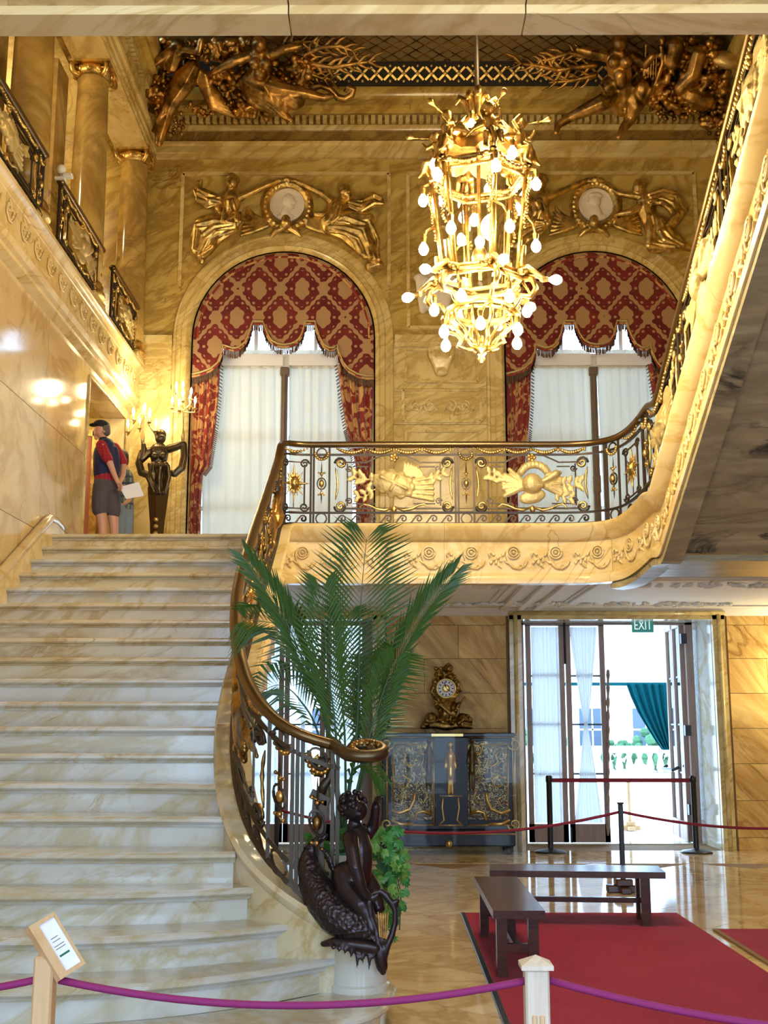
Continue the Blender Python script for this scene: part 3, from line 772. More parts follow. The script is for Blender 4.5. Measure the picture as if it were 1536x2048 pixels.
# right stairwell wall and other closing walls
struct('wall_right', MB().box(4.88, 5.1, 4.4, 15.2, 3.1, ZC+.3), M['wall'], 'gold marble stairwell wall beside the right flight')
struct('wall_right_lower', MB().box(8.4, 8.6, -3.4, 15.2, 0, 5.3), M['lower'], 'marble right wall of the lower hall')
struct('wall_front_upper', MB().box(-6, 5.1, 4.28, 4.5, 5.3, ZC+.3), M['wall'], 'upper wall above the lintel beam')
struct('ceiling_hall', MB().box(-3.8, 8.6, -3.5, 4.24, 5.0, 5.2), M['white_plaster'], 'plaster ceiling of the entrance hall')
struct('ceiling_passage', MB().box(4.92, 8.6, 4.2, 11.7, 3.12, 3.3), M['white_plaster'], 'plaster ceiling of the passage right of the stairs')
wf = MB()
for a, b in ((-3.8,-3.55),(-1.25,-.45),(1.85,2.65),(4.95,8.6)): wf.box(a, b, -3.5, -3.3, 0, 5.0)
for a, b in ((-3.55,-1.25),(-.45,1.85),(2.65,4.95)): wf.box(a, b, -3.5, -3.3, 4.05, 5.0)
struct('wall_front', wf, M['lower'], 'entrance wall behind the viewer with three tall door openings')
struct('wall_left_entrance', MB().box(XL-.3, XL, -3.4, 2.0, 0, 5.1), M['wall_left'], 'marble wall of the entrance hall')
# ------------------------------------------------------------------ ceiling with cove and gilded lattice
cl = struct('ceiling', MB().box(-3.6, 5.1, 4.3, 14.86, 10.72, 10.9), M['ceil_dark'], 'dark olive painted ceiling above the stairwell')
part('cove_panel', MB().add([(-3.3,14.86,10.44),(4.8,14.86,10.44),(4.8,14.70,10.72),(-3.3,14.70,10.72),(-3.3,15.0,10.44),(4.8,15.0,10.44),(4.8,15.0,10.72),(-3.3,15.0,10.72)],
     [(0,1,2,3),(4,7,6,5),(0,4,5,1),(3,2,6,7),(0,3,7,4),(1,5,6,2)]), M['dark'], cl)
xm = MB()
for s in (-1, 1):
    xm.bar((-.085*s, -.0, -.085), (.085*s, 0, .085), .030, .02, (0,1,0))
xm.ell((0,-.01,0), (.03,.02,.03), 8, 5)
for a, b in ((0,.10),(0,-.10)): xm.ell((a,-.005,b), (.02,.012,.02), 6, 4)
xme = xm.mesh('lattice_cross'); xme.materials.append(M['gold'])
for i in range(30):
    x = -1.9 + i*.193
    o = link(bpy.data.objects.new('lattice_cross', xme), cl); o.location = (x, 14.770, 10.575); o.rotation_euler = (.52, 0, 0)
bd = MB(); random.seed(5)
for i in range(160):
    x = -2.2 + i*.036; bd.ell((x, 13.78+random.uniform(-.10,.10), 10.70), (.05,.06,.035), 6, 4)
o = part('gilt_border', bd, M['gold'], cl, True); o['kind'] = 'stuff'
# faint gilt trellis on the flat ceiling
tr = MB()
for i in range(26):
    x = -2.3+i*.22
    tr.bar((x, 13.95, 10.715), (x+.75, 14.68, 10.715), .012, .012); tr.bar((x+.75, 13.95, 10.715), (x, 14.68, 10.715), .012, .012)
o = part('gilt_trellis', tr, M['gold_dark'], cl); o['kind'] = 'stuff'

# ------------------------------------------------------------------ left balcony: fascia, floor, columns
XF = -3.38
bf = thing('balcony_fascia', 'buff marble balcony edge carved with scrolls above the left wall', 'balcony', (XF, 12, 5.8))
ff = lambda a, b: [((XF, a, 6.42), (1,0,0), (0,0,1)), ((XF, b, 6.42), (1,0,0), (0,0,1))]
bprof = [(.0,0),(.03,-.02),(.03,-.06),(-.01,-.08),(-.03,-.11),(-.03,-.13),(-.04,-.14),(-.04,-.44),(-.02,-.46),(-.02,-.50),(.0,-.52),(-.02,-.58),(-.06,-.60),(-.06,-.64),(-.14,-.68),(-.16,-.69),(-.3,-.69),(-.3,0)]
for a, b in ((4.6,7.2),(7.203,9.6),(9.603,11.9),(11.903,13.8),(13.803,15.19)):
    part('marble_block', MB().sweep(bprof, ff(a, b)), M['fascia'], bf, 'auto')
for i in range(22):
    y0 = 15.0 - .25 - i*.42; mb = MB(); P = lambda a, b, d=.012: Vector((XF-.04+d, y0+a, 6.42-.29+b))
    sp = [P(-.05+.06*(1-j/20*.8)*math.cos(1.6-j*.39), .04+.06*(1-j/20*.8)*math.sin(1.6-j*.39), .012) for j in range(21)]
    mb.tube(sp, .012, 5)
    mb.tube([P(-.11,.05),P(-.10,-.04),P(-.03,-.09),P(.05,-.08),P(.12,-.02),P(.16,.06)], [.006,.011,.014,.013,.011,.007], 5)
    for lx, ly, an in ((.02,-.06,.4),(.06,-.02,1.0),(.09,.03,1.4),(-.04,-.07,2.6),(.03,.03,.3)): capsule(mb, P(lx,ly), P(lx+.05*math.cos(an), ly+.05*math.sin(an), .004), .016, .006, 5)
    part('scroll_relief', mb, M['fascia'], bf, True)
struct('floor_balcony', MB().box(-6.6, XF-.3, 4.6, 15.2, 6.2, 6.41), M['stair_warm'], 'floor of the upper left gallery')
struct('wall_gallery', MB().box(-6.6, -6.4, 4.6, 15.2, 6.4, 10.4).box(-6.6, -3.6, 15.2, 15.4, 6.4, 10.4), M['wall'], 'bright gold wall of the upper left gallery')
struct('ceiling_gallery', MB().box(-6.6, -3.7, 4.6, 15.2, 9.75, 9.9), M['wall_pale'], 'ceiling of the upper left gallery')
point_light('gallery_lamp', (-5.2, 10.6, 9.0), 95, WARM2, .15)
point_light('gallery_lamp', (-5.2, 13.6, 9.0), 50, WARM2, .15)
def column(Y, label, x=-3.60):
    t = thing('column', label, 'column', (x, Y, 6.42), 'balcony columns')
    part('plinth', MB().bbox(x-.27, x+.21, Y-.27, Y+.27, 6.42, 6.50, .01).box(x-.25,x+.21,Y-.25,Y+.25,6.50,6.52), M['wall_pale'], t)
    part('base', MB().lathe([(.25,6.52),(.262,6.55),(.25,6.585),(.225,6.60),(.222,6.625),(.238,6.65),(.222,6.68),(.215,6.70)], (x,Y,0), 28), M['gold'], t, True)
    part('shaft', MB().lathe([(.215,6.70),(.21,7.2),(.205,8.0),(.193,8.8),(.182,9.25),(.192,9.27),(.192,9.30)], (x,Y,0), 32), M['column'], t, True)
    cp = thing_part('capital', t)
    ab = MB().bbox(x-.25, x+.25, Y-.25, Y+.25, 9.44, 9.50, .012)
    part('abacus', ab, M['gold'], cp)
    part('echinus', MB().lathe([(.19,9.30),(.225,9.34),(.235,9.38),(.21,9.43)], (x,Y,0), 24), M['gold'], cp, True)
    for sx in (-1, 1):
        for sy in (-1, 1):
            sp = []
            for j in range(26):
                w = j/25; a = PI/2 - w*4.6*PI/2*1.0; r = .095*(1-w*.85)
                d = Vector((sx, sy, 0)).normalized(); sp.append(Vector((x, Y, 9.37)) + d*(.22 + .0) + d*(r*math.cos(a)) + Vector((0,0,r*math.sin(a))))
            part('volute', MB().tube(sp, [.034]*20+[.032,.03,.03,.032,.036,.04], 7), M['gold'], cp, True)
    eg = MB()
    for k in range(12): a = 2*PI*k/12; eg.ell((x+.215*math.cos(a), Y+.215*math.sin(a), 9.37), (.035,.035,.045), 6, 5)
    part('egg_moulding', eg, M['gold'], cp, True)
    return t
def thing_part(name, t):
    o = bpy.data.objects.new(name, None); link(o, t)
    o.matrix_parent_inverse = Matrix.Translation(t.location).inverted()
    return o
column(15.0, 'amber marble column with gilt capital at the corner beside the arched window', -3.56)
column(12.85, 'amber marble column with gilt scrolled capital, second from the far corner')
column(10.7, 'amber marble column shaft at the upper left edge of the view', -3.62)
for Y in (12.85, 10.7):
    t = thing('pilaster', 'square amber marble pilaster behind the %s balcony column' % ('middle' if Y > 12 else 'nearest'), 'pilaster', (-4.3, Y, 6.42))
    part('pilaster_shaft', MB().box(-4.45, -3.98, Y-.2, Y+.25, 6.6, 9.5), M['column'], t); part('pilaster_base', MB().box(-4.5, -3.95, Y-.24, Y+.29, 6.42, 6.6), M['wall_pale'], t)

# added lantern, out of view ahead of the viewer, put in to warm the beam
hl = thing('added_lantern', 'added unseen gilt lantern in the entrance hall that warms the overhead beam', 'lantern', (.7, 2.0, 4.2))
part('chain', MB().tube([(.7,2.0,4.995),(.7,2.0,4.55)], .012, 6), M['iron'], hl)
for k in range(6):
    a = k*PI/3; part('rib', MB().tube([(.7+.14*math.cos(a),2.0+.14*math.sin(a),4.5),(.7+.10*math.cos(a),2.0+.10*math.sin(a),4.15)], .01, 5), M['gold'], hl)
part('lantern_top', MB().lathe([(.16,4.5),(.10,4.56),(.02,4.60)], (.7,2.0,0), 6), M['gold'], hl); part('lantern_base', MB().lathe([(.02,4.08),(.10,4.13),(.11,4.16)], (.7,2.0,0), 6), M['gold'], hl)
part('globe', MB().ell((.7,2.0,4.32), .05, 12, 8), M['bulb'], hl, True)
point_light('added_lantern_light', (.7, 2.0, 4.02), 45, WARM2, .08)  # added warm light for the beam soffit, its source out of view
# ------------------------------------------------------------------ wrought iron railings
def mapmesh(me, fn):                                # bend a flat sculpted ornament (x along, y toward viewer, z up) onto a railing
    me = me.copy()
    co = np.empty(len(me.vertices)*3); me.vertices.foreach_get('co', co); co = co.reshape(-1, 3)
    out = np.array([fn(*c)[:] for c in co]); me.vertices.foreach_set('co', out.ravel()); me.update(); return me
def flat_sun():
    mb = MB()
    for k in range(16):
        a = 2*PI*k/16; L = .165 if k % 4 == 0 else (.135 if k % 2 == 0 else .11); w = .020 if k % 2 == 0 else .013
        capsule(mb, (.05*math.cos(a), 0, .05*math.sin(a)), (L*math.cos(a), 0, L*1.25*math.sin(a)), w, .006, 6)
    mb.ell((0,.012,0), (.055,.04,.065), 10, 8); mb.ell((0,.05,-.005), (.012,.014,.02), 6, 5)
    for s in (-1, 1): mb.ell((s*.022,.043,.018), (.013,.01,.007), 6, 4); mb.ell((s*.032,.036,-.012), .014, 6, 5)
    mb.ell((0,.044,-.032), (.018,.010,.006), 6, 4)
    return remesh(mb, .0075, 1)
def leafspray(mb, x0, z0, dx, dz, n, r=.05, seed=1):
    rnd = random.Random(seed)
    mb.tube([(x0+dx*q/6, .0, z0+dz*q/6+.02*math.sin(q)) for q in range(7)], .008, 5)
    for k in range(n):
        q = (k+1)/n; cx = x0+dx*q; cz = z0+dz*q
        for s in (-1, 1):
            an = math.atan2(dz, dx) + s*rnd.uniform(.5, 1.2); e = (cx+r*1.5*math.cos(an), .01, cz+r*1.5*math.sin(an))
            for t_, rr in ((.35, .6), (.7, .8), (1.0, .45)): mb.ell((cx+(e[0]-cx)*t_, .008*t_, cz+(e[2]-cz)*t_), (r*rr*.75, .012, r*rr*.75), 7, 5)
def flat_shield():
    mb = MB()
    for k in range(11):                              # rippled oval shield lying aslant
        a = 2*PI*k/11; mb.ell((.145*math.cos(a), .01, .085*math.sin(a)-.03*math.cos(a)), (.045,.022,.04), 8, 6)
    mb.ell((0,.02,0), (.16,.035,.10), 14, 8, Matrix.Rotation(.25, 3, 'Y'))
    capsule(mb, (-.11,.045,.05), (.11,.05,-.05), .016, .012, 6); capsule(mb, (-.03,.05,-.06), (.03,.05,.05), .012, .012, 6)
    for k in range(9):
        a = .25+k*.2; capsule(mb, (.08,.0,.06), (.08+.19*math.cos(a*.8), .0, .06+.15*math.sin(a*.8)-.03), .016, .008, 5)
    for k in range(5): capsule(mb, (.15,.0,.02-.03*k), (.34,.0,.05-.045*k), .016, .02, 5)
    leafspray(mb, -.14, .0, -.20, .06, 4, .045, 2); leafspray(mb, -.12, -.05, -.18, -.05, 3, .04, 3); leafspray(mb, .24, .02, .18, .06, 3, .04, 4)
    return remesh(mb, .0075, 0)
def flat_helmet():
    mb = MB()
    mb.ell((0,.02,.0), (.095,.06,.085), 12, 9); mb.ell((.06,.03,-.02), (.05,.04,.03), 8, 6)
    for k in range(9): a = PI*.15+k*.28; mb.ell((.02+.13*math.cos(a), .02, .05+.105*math.sin(a)), (.04,.03,.035), 7, 5)
    mb.ell((0,.0,-.105), (.13,.03,.06), 10, 6, Matrix.Rotation(-.2, 3, 'Y'))
    for k in range(10):
        a = random.uniform(2.6, 3.7); L = random.uniform(.16,.3); capsule(mb, (-.05,.005,-.02), (L*math.cos(a), .0, .02+L*math.sin(a)*.8), .028, .022, 6)
    for k in range(5): capsule(mb, (.08,.0,.0), (.26,.0,.09-.045*k), .03, .02, 6)
    capsule(mb, (-.05,.02,-.06), (.22,.02,.08), .014, .035, 8)
    leafspray(mb, .18, -.02, .26, .02, 5, .045, 5); leafspray(mb, .16, -.06, .18, -.06, 3, .04, 6); leafspray(mb, -.22, .02, -.16, .05, 3, .045, 7)
    return remesh(mb, .0075, 0)
SUN, SHIELD, HELMET = flat_sun(), flat_shield(), flat_helmet()
BAR = .0130
G_, GP_ = M['gold'], M['gold_pale']
def scroll2(cx, cz, r, a0, turns, sgn=1, n=16, k=.82):
    return [(cx + r*(1-k*j/n)*math.cos(a0+sgn*turns*2*PI*j/n), cz + r*(1-k*j/n)*math.sin(a0+sgn*turns*2*PI*j/n)) for j in range(n+1)]
def rail_piece(t, fn, name, pts, r, mat, n=4, rr=None):
    part(name, MB().tube([fn(a, b) for a, b in pts], rr or r, n), mat, t, n > 5)
def narrow_bay(t, fn, c, w=.19):
    f = lambda a, b, d=0: fn(c+a, b, d)
    for x in (-w/2-.03, -w/2, w/2):
        part('bar', MB().tube([f(x, h) for h in np.linspace(0, HR, 6)], BAR*1.15, 4), M['iron'], t)
    rail_piece(t, f, 'ring', [(.05*math.cos(a), .755+.05*math.sin(a)) for a in np.linspace(0, 2*PI, 15)], .010, M['iron'])
    mb = MB()
    for k in range(9): a = PI*1.02+PI*.96*k/8; mb.ell(f(.066*math.cos(a), .75+.066*math.sin(a), .012), .017, 6, 5)
    part('wreath', mb, G_, t, True)
    rail_piece(t, f, 'ring', [(.055*math.cos(a), .065+.055*math.sin(a)) for a in np.linspace(0, 2*PI, 15)], .010, M['iron'])
    part('spindle', MB().tube([f(0, .22), f(0, .28), f(0, .34), f(0, .52), f(0, .58), f(0, .66)], [.002,.008,.006,.006,.008,.002], 6), M['iron'], t)
    rail_piece(t, f, 'oval_ring', [(.045*math.cos(a), .43+.06*math.sin(a)) for a in np.linspace(0, 2*PI, 15)], .009, M['iron'])
    mb = MB(); mb.tube([f(0,.31,.006), f(0,.55,.006)], .007, 5); mb.tube([f(-.03,.545), f(.03,.545)], .006, 5); mb.tube([f(-.03,.315), f(.03,.315)], .006, 5); mb.ell(f(0,.43,.012), (.028,.028,.042), 8, 6); mb.ell(f(0,.53,.006), .018, 6, 5); mb.ell(f(0,.33,.006), .018, 6, 5)
    for s in (-1, 1): mb.ell(f(s*.03,.545), .012, 6, 4); mb.ell(f(s*.03,.315), .012, 6, 4)
    part('gilt_boss', mb, G_, t, True)
def husk(t, fn, x, s):                              # gilt S ornament standing against a bar
    mb = MB(); P = [fn(x+s*(.02+.025*math.sin((h-.25)*9)), h, .006) for h in np.linspace(.26,.60,9)]
    mb.tube(P, [.004,.011,.014,.010,.016,.010,.014,.011,.004], 6); part('gilt_husk', mb, G_, t, True)
def big_bay(t, fn, a, b, kind, lo=.125, hi=.70):
    L = b-a; c = (a+b)/2; f = fn; ins = .10
    for sx, x in ((1, a), (-1, b)):
        for sz, h in ((1, .17), (-1, .665)):
            P = scroll2(x+sx*.075, h+sz*.02, .062, PI if sx > 0 else 0, 1.6, sx*sz)
            part('corner_scroll', MB().tube([f(q, w) for q, w in P], [.014]*12+[.015,.016,.017,.018,.018], 5), M['iron'], t, True)
            mb = MB().tube([f(q, w, .014) for q, w in P[5:]], [.010,.013,.015,.014,.014,.014,.013,.014,.015,.014,.012,.010], 6); part('gilt_scroll', mb, G_, t, True)
            P = scroll2(x+sx*.165, h+sz*.075, .036, PI if sx > 0 else 0, 1.4, -sx*sz); part('small_scroll', MB().tube([f(q, w) for q, w in P], .009, 4), M['iron'], t)
        husk(t, f, x, sx)
        rail_piece(t, f, 'inner_bar', [(x+sx*.145, h) for h in np.linspace(.20,.64,5)], .010, M['iron'])
    rail_piece(t, f, 'frame_bar', [(q, .17) for q in np.linspace(a+.13, b-.13, 8)], .012, M['iron'])
    m = .22
    rail_piece(t, f, 'frame_bar', [(a+.13,.655),(a+.3,.655),(c-m-.06,.655),(c-m,.685),(c-m*.6,.725),(c,.74),(c+m*.6,.725),(c+m,.685),(c+m+.06,.655),(b-.3,.655),(b-.13,.655)], .010, M['iron'])
    rail_piece(t, f, 'frame_bar', [(q, .22) for q in np.linspace(a+.20, c-.20, 4)], .009, M['iron']); rail_piece(t, f, 'frame_bar', [(q, .22) for q in np.linspace(c+.20, b-.20, 4)], .009, M['iron'])
    rail_piece(t, f, 'frame_bar', [(q, .61) for q in np.linspace(a+.20, c-.26, 4)], .009, M['iron']); rail_piece(t, f, 'frame_bar', [(q, .61) for q in np.linspace(c+.26, b-.20, 4)], .009, M['iron'])
    k = min(1.0, L/1.3)
    part('gilt_trophy', mapmesh(SHIELD if kind == 0 else HELMET, lambda x, y, z: fn(c-.0+x*k*1.22, .425+z*1.28, y*1.2+.012)), GP_, t)
    mb = MB()
    for s in (-1, 1):
        mb.tube([f(c+s*x, h, .008) for x, h in ((.02,.175),(.10,.15),(.18,.165),(.25,.20),(.31,.215),(.35,.185),(.33,.165))], [.012,.018,.016,.014,.012,.010,.006], 6)
    mb.ell(f(c,.16,.01), (.03,.02,.04), 6, 5)
    part('gilt_bracket', mb, G_, t, True); mb = MB()
    for q in range(5): mb.ell(f(c+.03*math.cos(q*1.257), .70+.03*math.sin(q*1.257), .014), .022, 6, 5)
    mb.ell(f(c,.70,.026), .014, 6, 5)
    part('gilt_rosette', mb, G_, t, True)
    n = max(2, round(L/.34))
    for k_ in range(n):                              # garlands
        x0 = a+.04+(L-.08)*k_/n; x1 = a+.04+(L-.08)*(k_+1)/n; mb = MB()
        for q in range(13):
            w = q/12; mb.ell(f(x0+(x1-x0)*w, .80-.045*math.sin(PI*w), .008), .014+.011*math.sin(PI*w), 6, 4)
        mb.ell(f(x1, .785, .008), (.012,.012,.028), 6, 4)
        part('garland', mb, G_, t, True)
    wave(t, f, a, b)
def wave(t, f, a, b):
    n = max(1, round((b-a)/.155)); w = (b-a)/n
    for k in range(n):
        x = a+(k+.5)*w; P = [(x-.07,.012),(x-.05,.03),(x-.03,.06)] + scroll2(x+.02, .062, .042, PI*.95, 1.25, -1, 10)
        part('wave_scroll', MB().tube([f(q, h) for q, h in P], .011, 4), M['iron'], t)
def sun_bay(t, fn, a, b):
    c = (a+b)/2; f = fn
    part('sun_mask', mapmesh(SUN, lambda x, y, z: fn(c+x, .43+z, y+.006)), G_, t)
    for h in (.655, .17): rail_piece(t, f, 'frame_bar', [(q, h) for q in np.linspace(a+.02, b-.02, 5)], .009, M['iron'])
    for sx, x in ((1, a), (-1, b)):
        rail_piece(t, f, 'inner_bar', [(x+sx*.055, h) for h in np.linspace(.20,.63,5)], .012, M['iron'])
        for sz, h in ((1,.17),(-1,.655)):
            P = scroll2(x+sx*.055, h+sz*.015, .05, PI if sx > 0 else 0, 1.5, sx*sz); part('corner_scroll', MB().tube([f(q, w) for q, w in P], .010, 5), M['iron'], t, True)
    part('stem_bar', MB().tube([f(c,.17), f(c,.28)], .006, 4), M['iron'], t)
    mb = MB()
    for q in range(9):
        w = q/8; mb.ell(f(a+.03+(b-a-.06)*w, .80-.04*math.sin(PI*w), .008), .012+.008*math.sin(PI*w), 6, 4)
    part('garland', mb, G_, t, True); wave(t, f, a, b)
def rails(t, fn, a, b, hand=True):
    n = max(3, int((b-a)/.07)); Q = np.linspace(a, b, n)
    for h, r in ((.735, .017), (.125, .017), (.008, .022)):
        part('rail', MB().tube([fn(q, h) for q in Q], r, 4), M['iron'], t)
    if hand:
        hp = [(-.036,-.015),(-.042,.005),(-.034,.028),(0,.038),(.034,.028),(.042,.005),(.036,-.015),(.02,-.028),(-.02,-.028)]
        fr = []
        for q in Q: P = fn(q, HR); N = (fn(q, HR, 1)-P); fr.append((P, N, Vector((0,0,1))))
        part('handrail', MB().sweep(hp, fr), M['handrail'], t, True)
def railing(name, label, fn, a, b, plan, loc):
    """plan: list of (kind, start, end)"""
    t = thing(name, label, 'railing', loc, 'wrought iron railings'); rails(t, fn, a, b)
    for kind, x0, x1 in plan:
        if kind == 'n': narrow_bay(t, fn, (x0+x1)/2, x1-x0)
        elif kind == 's': sun_bay(t, fn, x0, x1)
        else: big_bay(t, fn, x0, x1, int(kind))
    return t
def auto_plan(a, b, first=0):
    L = b-a; n = max(1, round(L/1.5)); w = L/n; P = []
    for k in range(n):
        x = a+k*w; P += [('n', x+.03, x+.20), (str((k+first) % 2), x+.23, x+w-.03)]
    P.append(('n', b-.17, b)); return P
sx = lambda x: s_near(x, 11.6)
a0 = S_B - .02
bp = [('s', a0+.03, sx(-.81)), ('n', sx(-.775), sx(-.605)), ('0', sx(-.58), sx(.69)), ('n', sx(.71), sx(.875)), ('1', sx(.90), sx(2.08)),
      ('n', S_C-.02, S_C+.14), ('s', S_C+.20, S_C+.56)]
railing('bridge_railing', 'wrought iron bridge railing with gilt shield, helmet and sun masks, across the landing', PT.M, a0, S_C+.62, bp, (0.5, 11.6, 3.59))
railing('stair_railing', 'wrought iron railing climbing steeply along the upper right flight', PT.M, S_C+.62, S_D-.4, auto_plan(S_C+.66, S_D-.4, 0), (2.47, 8, 3.6))
G_, GP_ = M['gold_dark'], M['gold_dark']  # same gilt as elsewhere, its shadow on the left flight put into the colour
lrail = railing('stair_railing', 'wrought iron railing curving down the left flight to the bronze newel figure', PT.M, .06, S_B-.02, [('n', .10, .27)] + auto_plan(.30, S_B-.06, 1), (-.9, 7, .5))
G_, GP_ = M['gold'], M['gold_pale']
# volute that ends the handrail over the newel
P = []
for j in range(26):
    w = j/25; a = -PI*.75 + w*3.0*PI; r = .115*(1-.75*w); P.append(Vector((-.13+r*math.cos(a)*1.1, 6.42+r*math.sin(a)*.6, 1.44+.03*math.sin(a))))
part('handrail_volute', MB().tube([PT.M(.10, HR)] + P, [.036]*14+[.034]*8+[.03]*5, 8), M['bronze_green'], lrail, True)
mb = MB()
for k in range(10): mb.ell(P[8+k]+Vector((0,-.02,.01)), .022, 6, 5)
part('volute_leaf', mb, M['gold_dark'], lrail, True)
# balcony railings between the columns
def straight(p0, p1, zb, z1):
    p0 = Vector(p0); p1 = Vector(p1); d = (p1-p0).normalized(); N = Vector((d.y, -d.x, 0))
    return lambda q, h, n=0: Vector((p0.x+d.x*q, p0.y+d.y*q, zb+(z1-zb)*h/HR)) + N*n
for k, (y0, y1, lb) in enumerate(((13.45, 15.1, 'iron balcony railing with gilt trophy nearest the far corner'), (11.15, 12.95, 'iron balcony railing with gilt trophy between the two left columns'), (8.4, 10.62, 'iron balcony railing with gilt trophy at the left edge of the view'))):
    L = y1-y0; fn = straight((-3.42, y0, 0), (-3.42, y1, 0), 6.42, 7.15)
    railing('balcony_railing', lb, fn, 0, L, [('n', .03, .17), ('01'[k % 2], .20, L-.24), ('n', L-.2, L-.03)], (-3.42, y0, 6.42))
cm = thing('security_camera', 'small white surveillance camera on the balcony railing end', 'camera', (-3.42, 11.15, 7.16))
part('bracket', MB().box(-3.47, -3.37, 11.12, 11.25, 7.16, 7.19).tube([(-3.42,11.18,7.18),(-3.42,11.18,7.26)], .012, 6), M['white'], cm)
part('dome', MB().ell((-3.42,11.18,7.30), .05, 12, 8), M['white'], cm, True); part('lens_box', MB().bbox(-3.40,-3.30,11.15,11.22,7.20,7.25,.01), M['white'], cm)
# ------------------------------------------------------------------ arched windows, sheers, draperies
def cloth(rows, Y, amp, folds, nq=40, fn=None, thick=.012, phase=0.0, dx=0.0):
    """hanging cloth between left and right pixel edges given per row (v, uL, uR), real folds in depth"""
    V = []; m = nq+1
    for side in (0, 1):
        for v, ul, ur in rows:
            for k in range(m):
                q = k/nq; p = atY(ul+(ur-ul)*q, v, Y)
                V.append((p.x+dx, Y + amp*math.sin(q*folds*2*PI+phase+.004*v) + amp*.4*math.sin(q*folds*4.7*PI+1.3) + side*thick, p.z))
    R = len(rows); F = []
    for side in (0, 1):
        o = side*R*m
        for i in range(R-1):
            for k in range(nq): F.append((o+i*m+k, o+i*m+k+1, o+(i+1)*m+k+1, o+(i+1)*m+k))
    for i in range(R-1):
        for k in (0, nq): F.append((i*m+k, (i+1)*m+k, R*m+(i+1)*m+k, R*m+i*m+k))
    return MB().add(V, F)
VB = [(384,756),(402,752),(421,745),(436,733),(444,712),(446,697),(454,700),(466,704),(478,702),(490,692),(498,676),(503,658),(506,650),(526,650),(529,660),(535,676),(543,688),(555,695),(568,697),(582,695),(594,690),(603,678),(608,662),(611,650),(630,650),(633,664),(639,682),(648,697),(658,703),(668,703),(675,697),(678,712),(686,732),(698,746),(716,756),(734,760),(748,760)]
XW0 = atY(567, 600, 15.3).x
LBL = (('left', 'beside the bronze candelabrum figure'), ('right', 'behind the chandelier'))
for wi, cx in enumerate(WX):
    dx = cx - WX[0]
    w = sobj('window_%d' % (wi+1), 'tall arched window with white blinds, %s' % ('left of the two' if wi == 0 else 'right of the two'))
    yb = 15.62
    for a, b in (((cx-AR, ZL), (cx-AR, ZS)), ((cx+AR, ZL), (cx+AR, ZS))): part('jamb', MB().bar((a[0], yb, a[1]), (b[0], yb, b[1]), .14, .1, (0,1,0)), M['window_paint'], w)
    part('arch_bar', MB().tube([(x, yb, z) for x, z in archpts(cx, AR-.03)], .06, 6), M['window_paint'], w, True)
    part('transom', MB().box(cx-AR, cx+AR, yb-.10, yb+.06, 6.50, 6.66).box(cx-AR, cx+AR, yb-.13, yb+.06, 6.66, 6.70), M['window_paint'], w)
    for a in (-.42, .42): part('fan_bar', MB().bar((cx+a, yb, 6.66), (cx+a*1.05, yb, 7.9), .05, .05, (0,1,0)), M['window_paint'], w)
    part('pane', MB().prism(archpts(cx, AR-.05), lambda a, b, t: (a, t, b), yb+.02, yb+.03), M['glass'], w)
    for a, b in ((cx-AR+.05, cx-.05), (cx+.05, cx+AR-.05)):
        for z0, z1 in ((ZL, 4.5), (4.54, 5.5), (5.54, 6.5)): part('pane', MB().box(a, b, yb+.02, yb+.03, z0, z1), M['glass'], w)
        for z in (4.52, 5.52): part('glazing_bar', MB().box(a, b, yb, yb+.05, z-.03, z+.03), M['window_paint'], w)
    post = MB().bbox(cx-.045, cx+.045, yb-.16, yb-.06, ZL, 6.50, .012).bbox(cx-.06, cx+.06, yb-.18, yb-.05, 6.38, 6.5, .01).tube([(cx,yb-.17,ZL+.2),(cx,yb-.17,6.4)], .014, 6).bbox(cx-.05,cx+.05,yb-.185,yb-.05,4.7,4.95,.01)
    part('mullion_post', post, M['brown_paint'], w)
    # sheer blinds
    for a, b, nm in ((404, 566, 'left'), (578, 705, 'right')):
        s_ = cloth([(v, a, b) for v in np.linspace(700, 1085, 8)], 15.52, .012, 7, 60, dx=dx, thick=.004, phase=a)
        tag(part('sheer_blind', s_, M['sheer'], None, True), 'white translucent blind in the %s half of the %s arched window' % (nm, LBL[wi][0]), 'blind', 'white window blinds')
        hd = MB().box(atY(a, 715, 15.49).x+dx, atY(b, 715, 15.49).x+dx, 15.485, 15.50, atY(500, 731, 15.49).z, atY(500, 708, 15.49).z)
        part('blind_head', hd, M['paper'], w)
    # pelmet valance
    va = thing('valance', 'scalloped crimson and tan damask valance filling the %s arch' % LBL[wi][0], 'valance', (cx, 15.3, 6.3), 'arched damask valances')
    bot = [(atY(u, v, 15.225).x+dx, atY(u, v, 15.225).z) for u, v in VB]
    poly = bot + [(x, z) for x, z in archpts(cx, AR-.001, 28) if z > bot[0][1]]
    part('panel', MB().prism(poly, lambda a, b, t: (a, t, b), 15.21, 15.24), M['damask'], va)
    part('border_braid', MB().tube([(x, 15.204, z+.05) for x, z in bot], .016, 5), M['gold_pale'], va, True)
    part('border_braid', MB().tube([(x, 15.204, z+.012) for x, z in bot], .014, 5), M['drape'], va, True)
    part('arch_braid', MB().tube([(x, 15.204, z) for x, z in archpts(cx, AR-.06, 28)], .016, 5), M['drape'], va, True)
    fm = MB(); random.seed(wi)
    for (x0, z0), (x1, z1) in zip(bot[:-1], bot[1:]):
        n = max(2, int(math.hypot(x1-x0, z1-z0)/.018))
        for k in range(n):
            q = k/n; x = x0+(x1-x0)*q; z = z0+(z1-z0)*q; L = random.uniform(.07, .10); fm.bar((x, 15.225, z+.01), (x+random.uniform(-.006,.006), 15.225, z-L), .014, .012)
    o = part('fringe', fm, M['fringe'], va); o['kind'] = 'stuff'
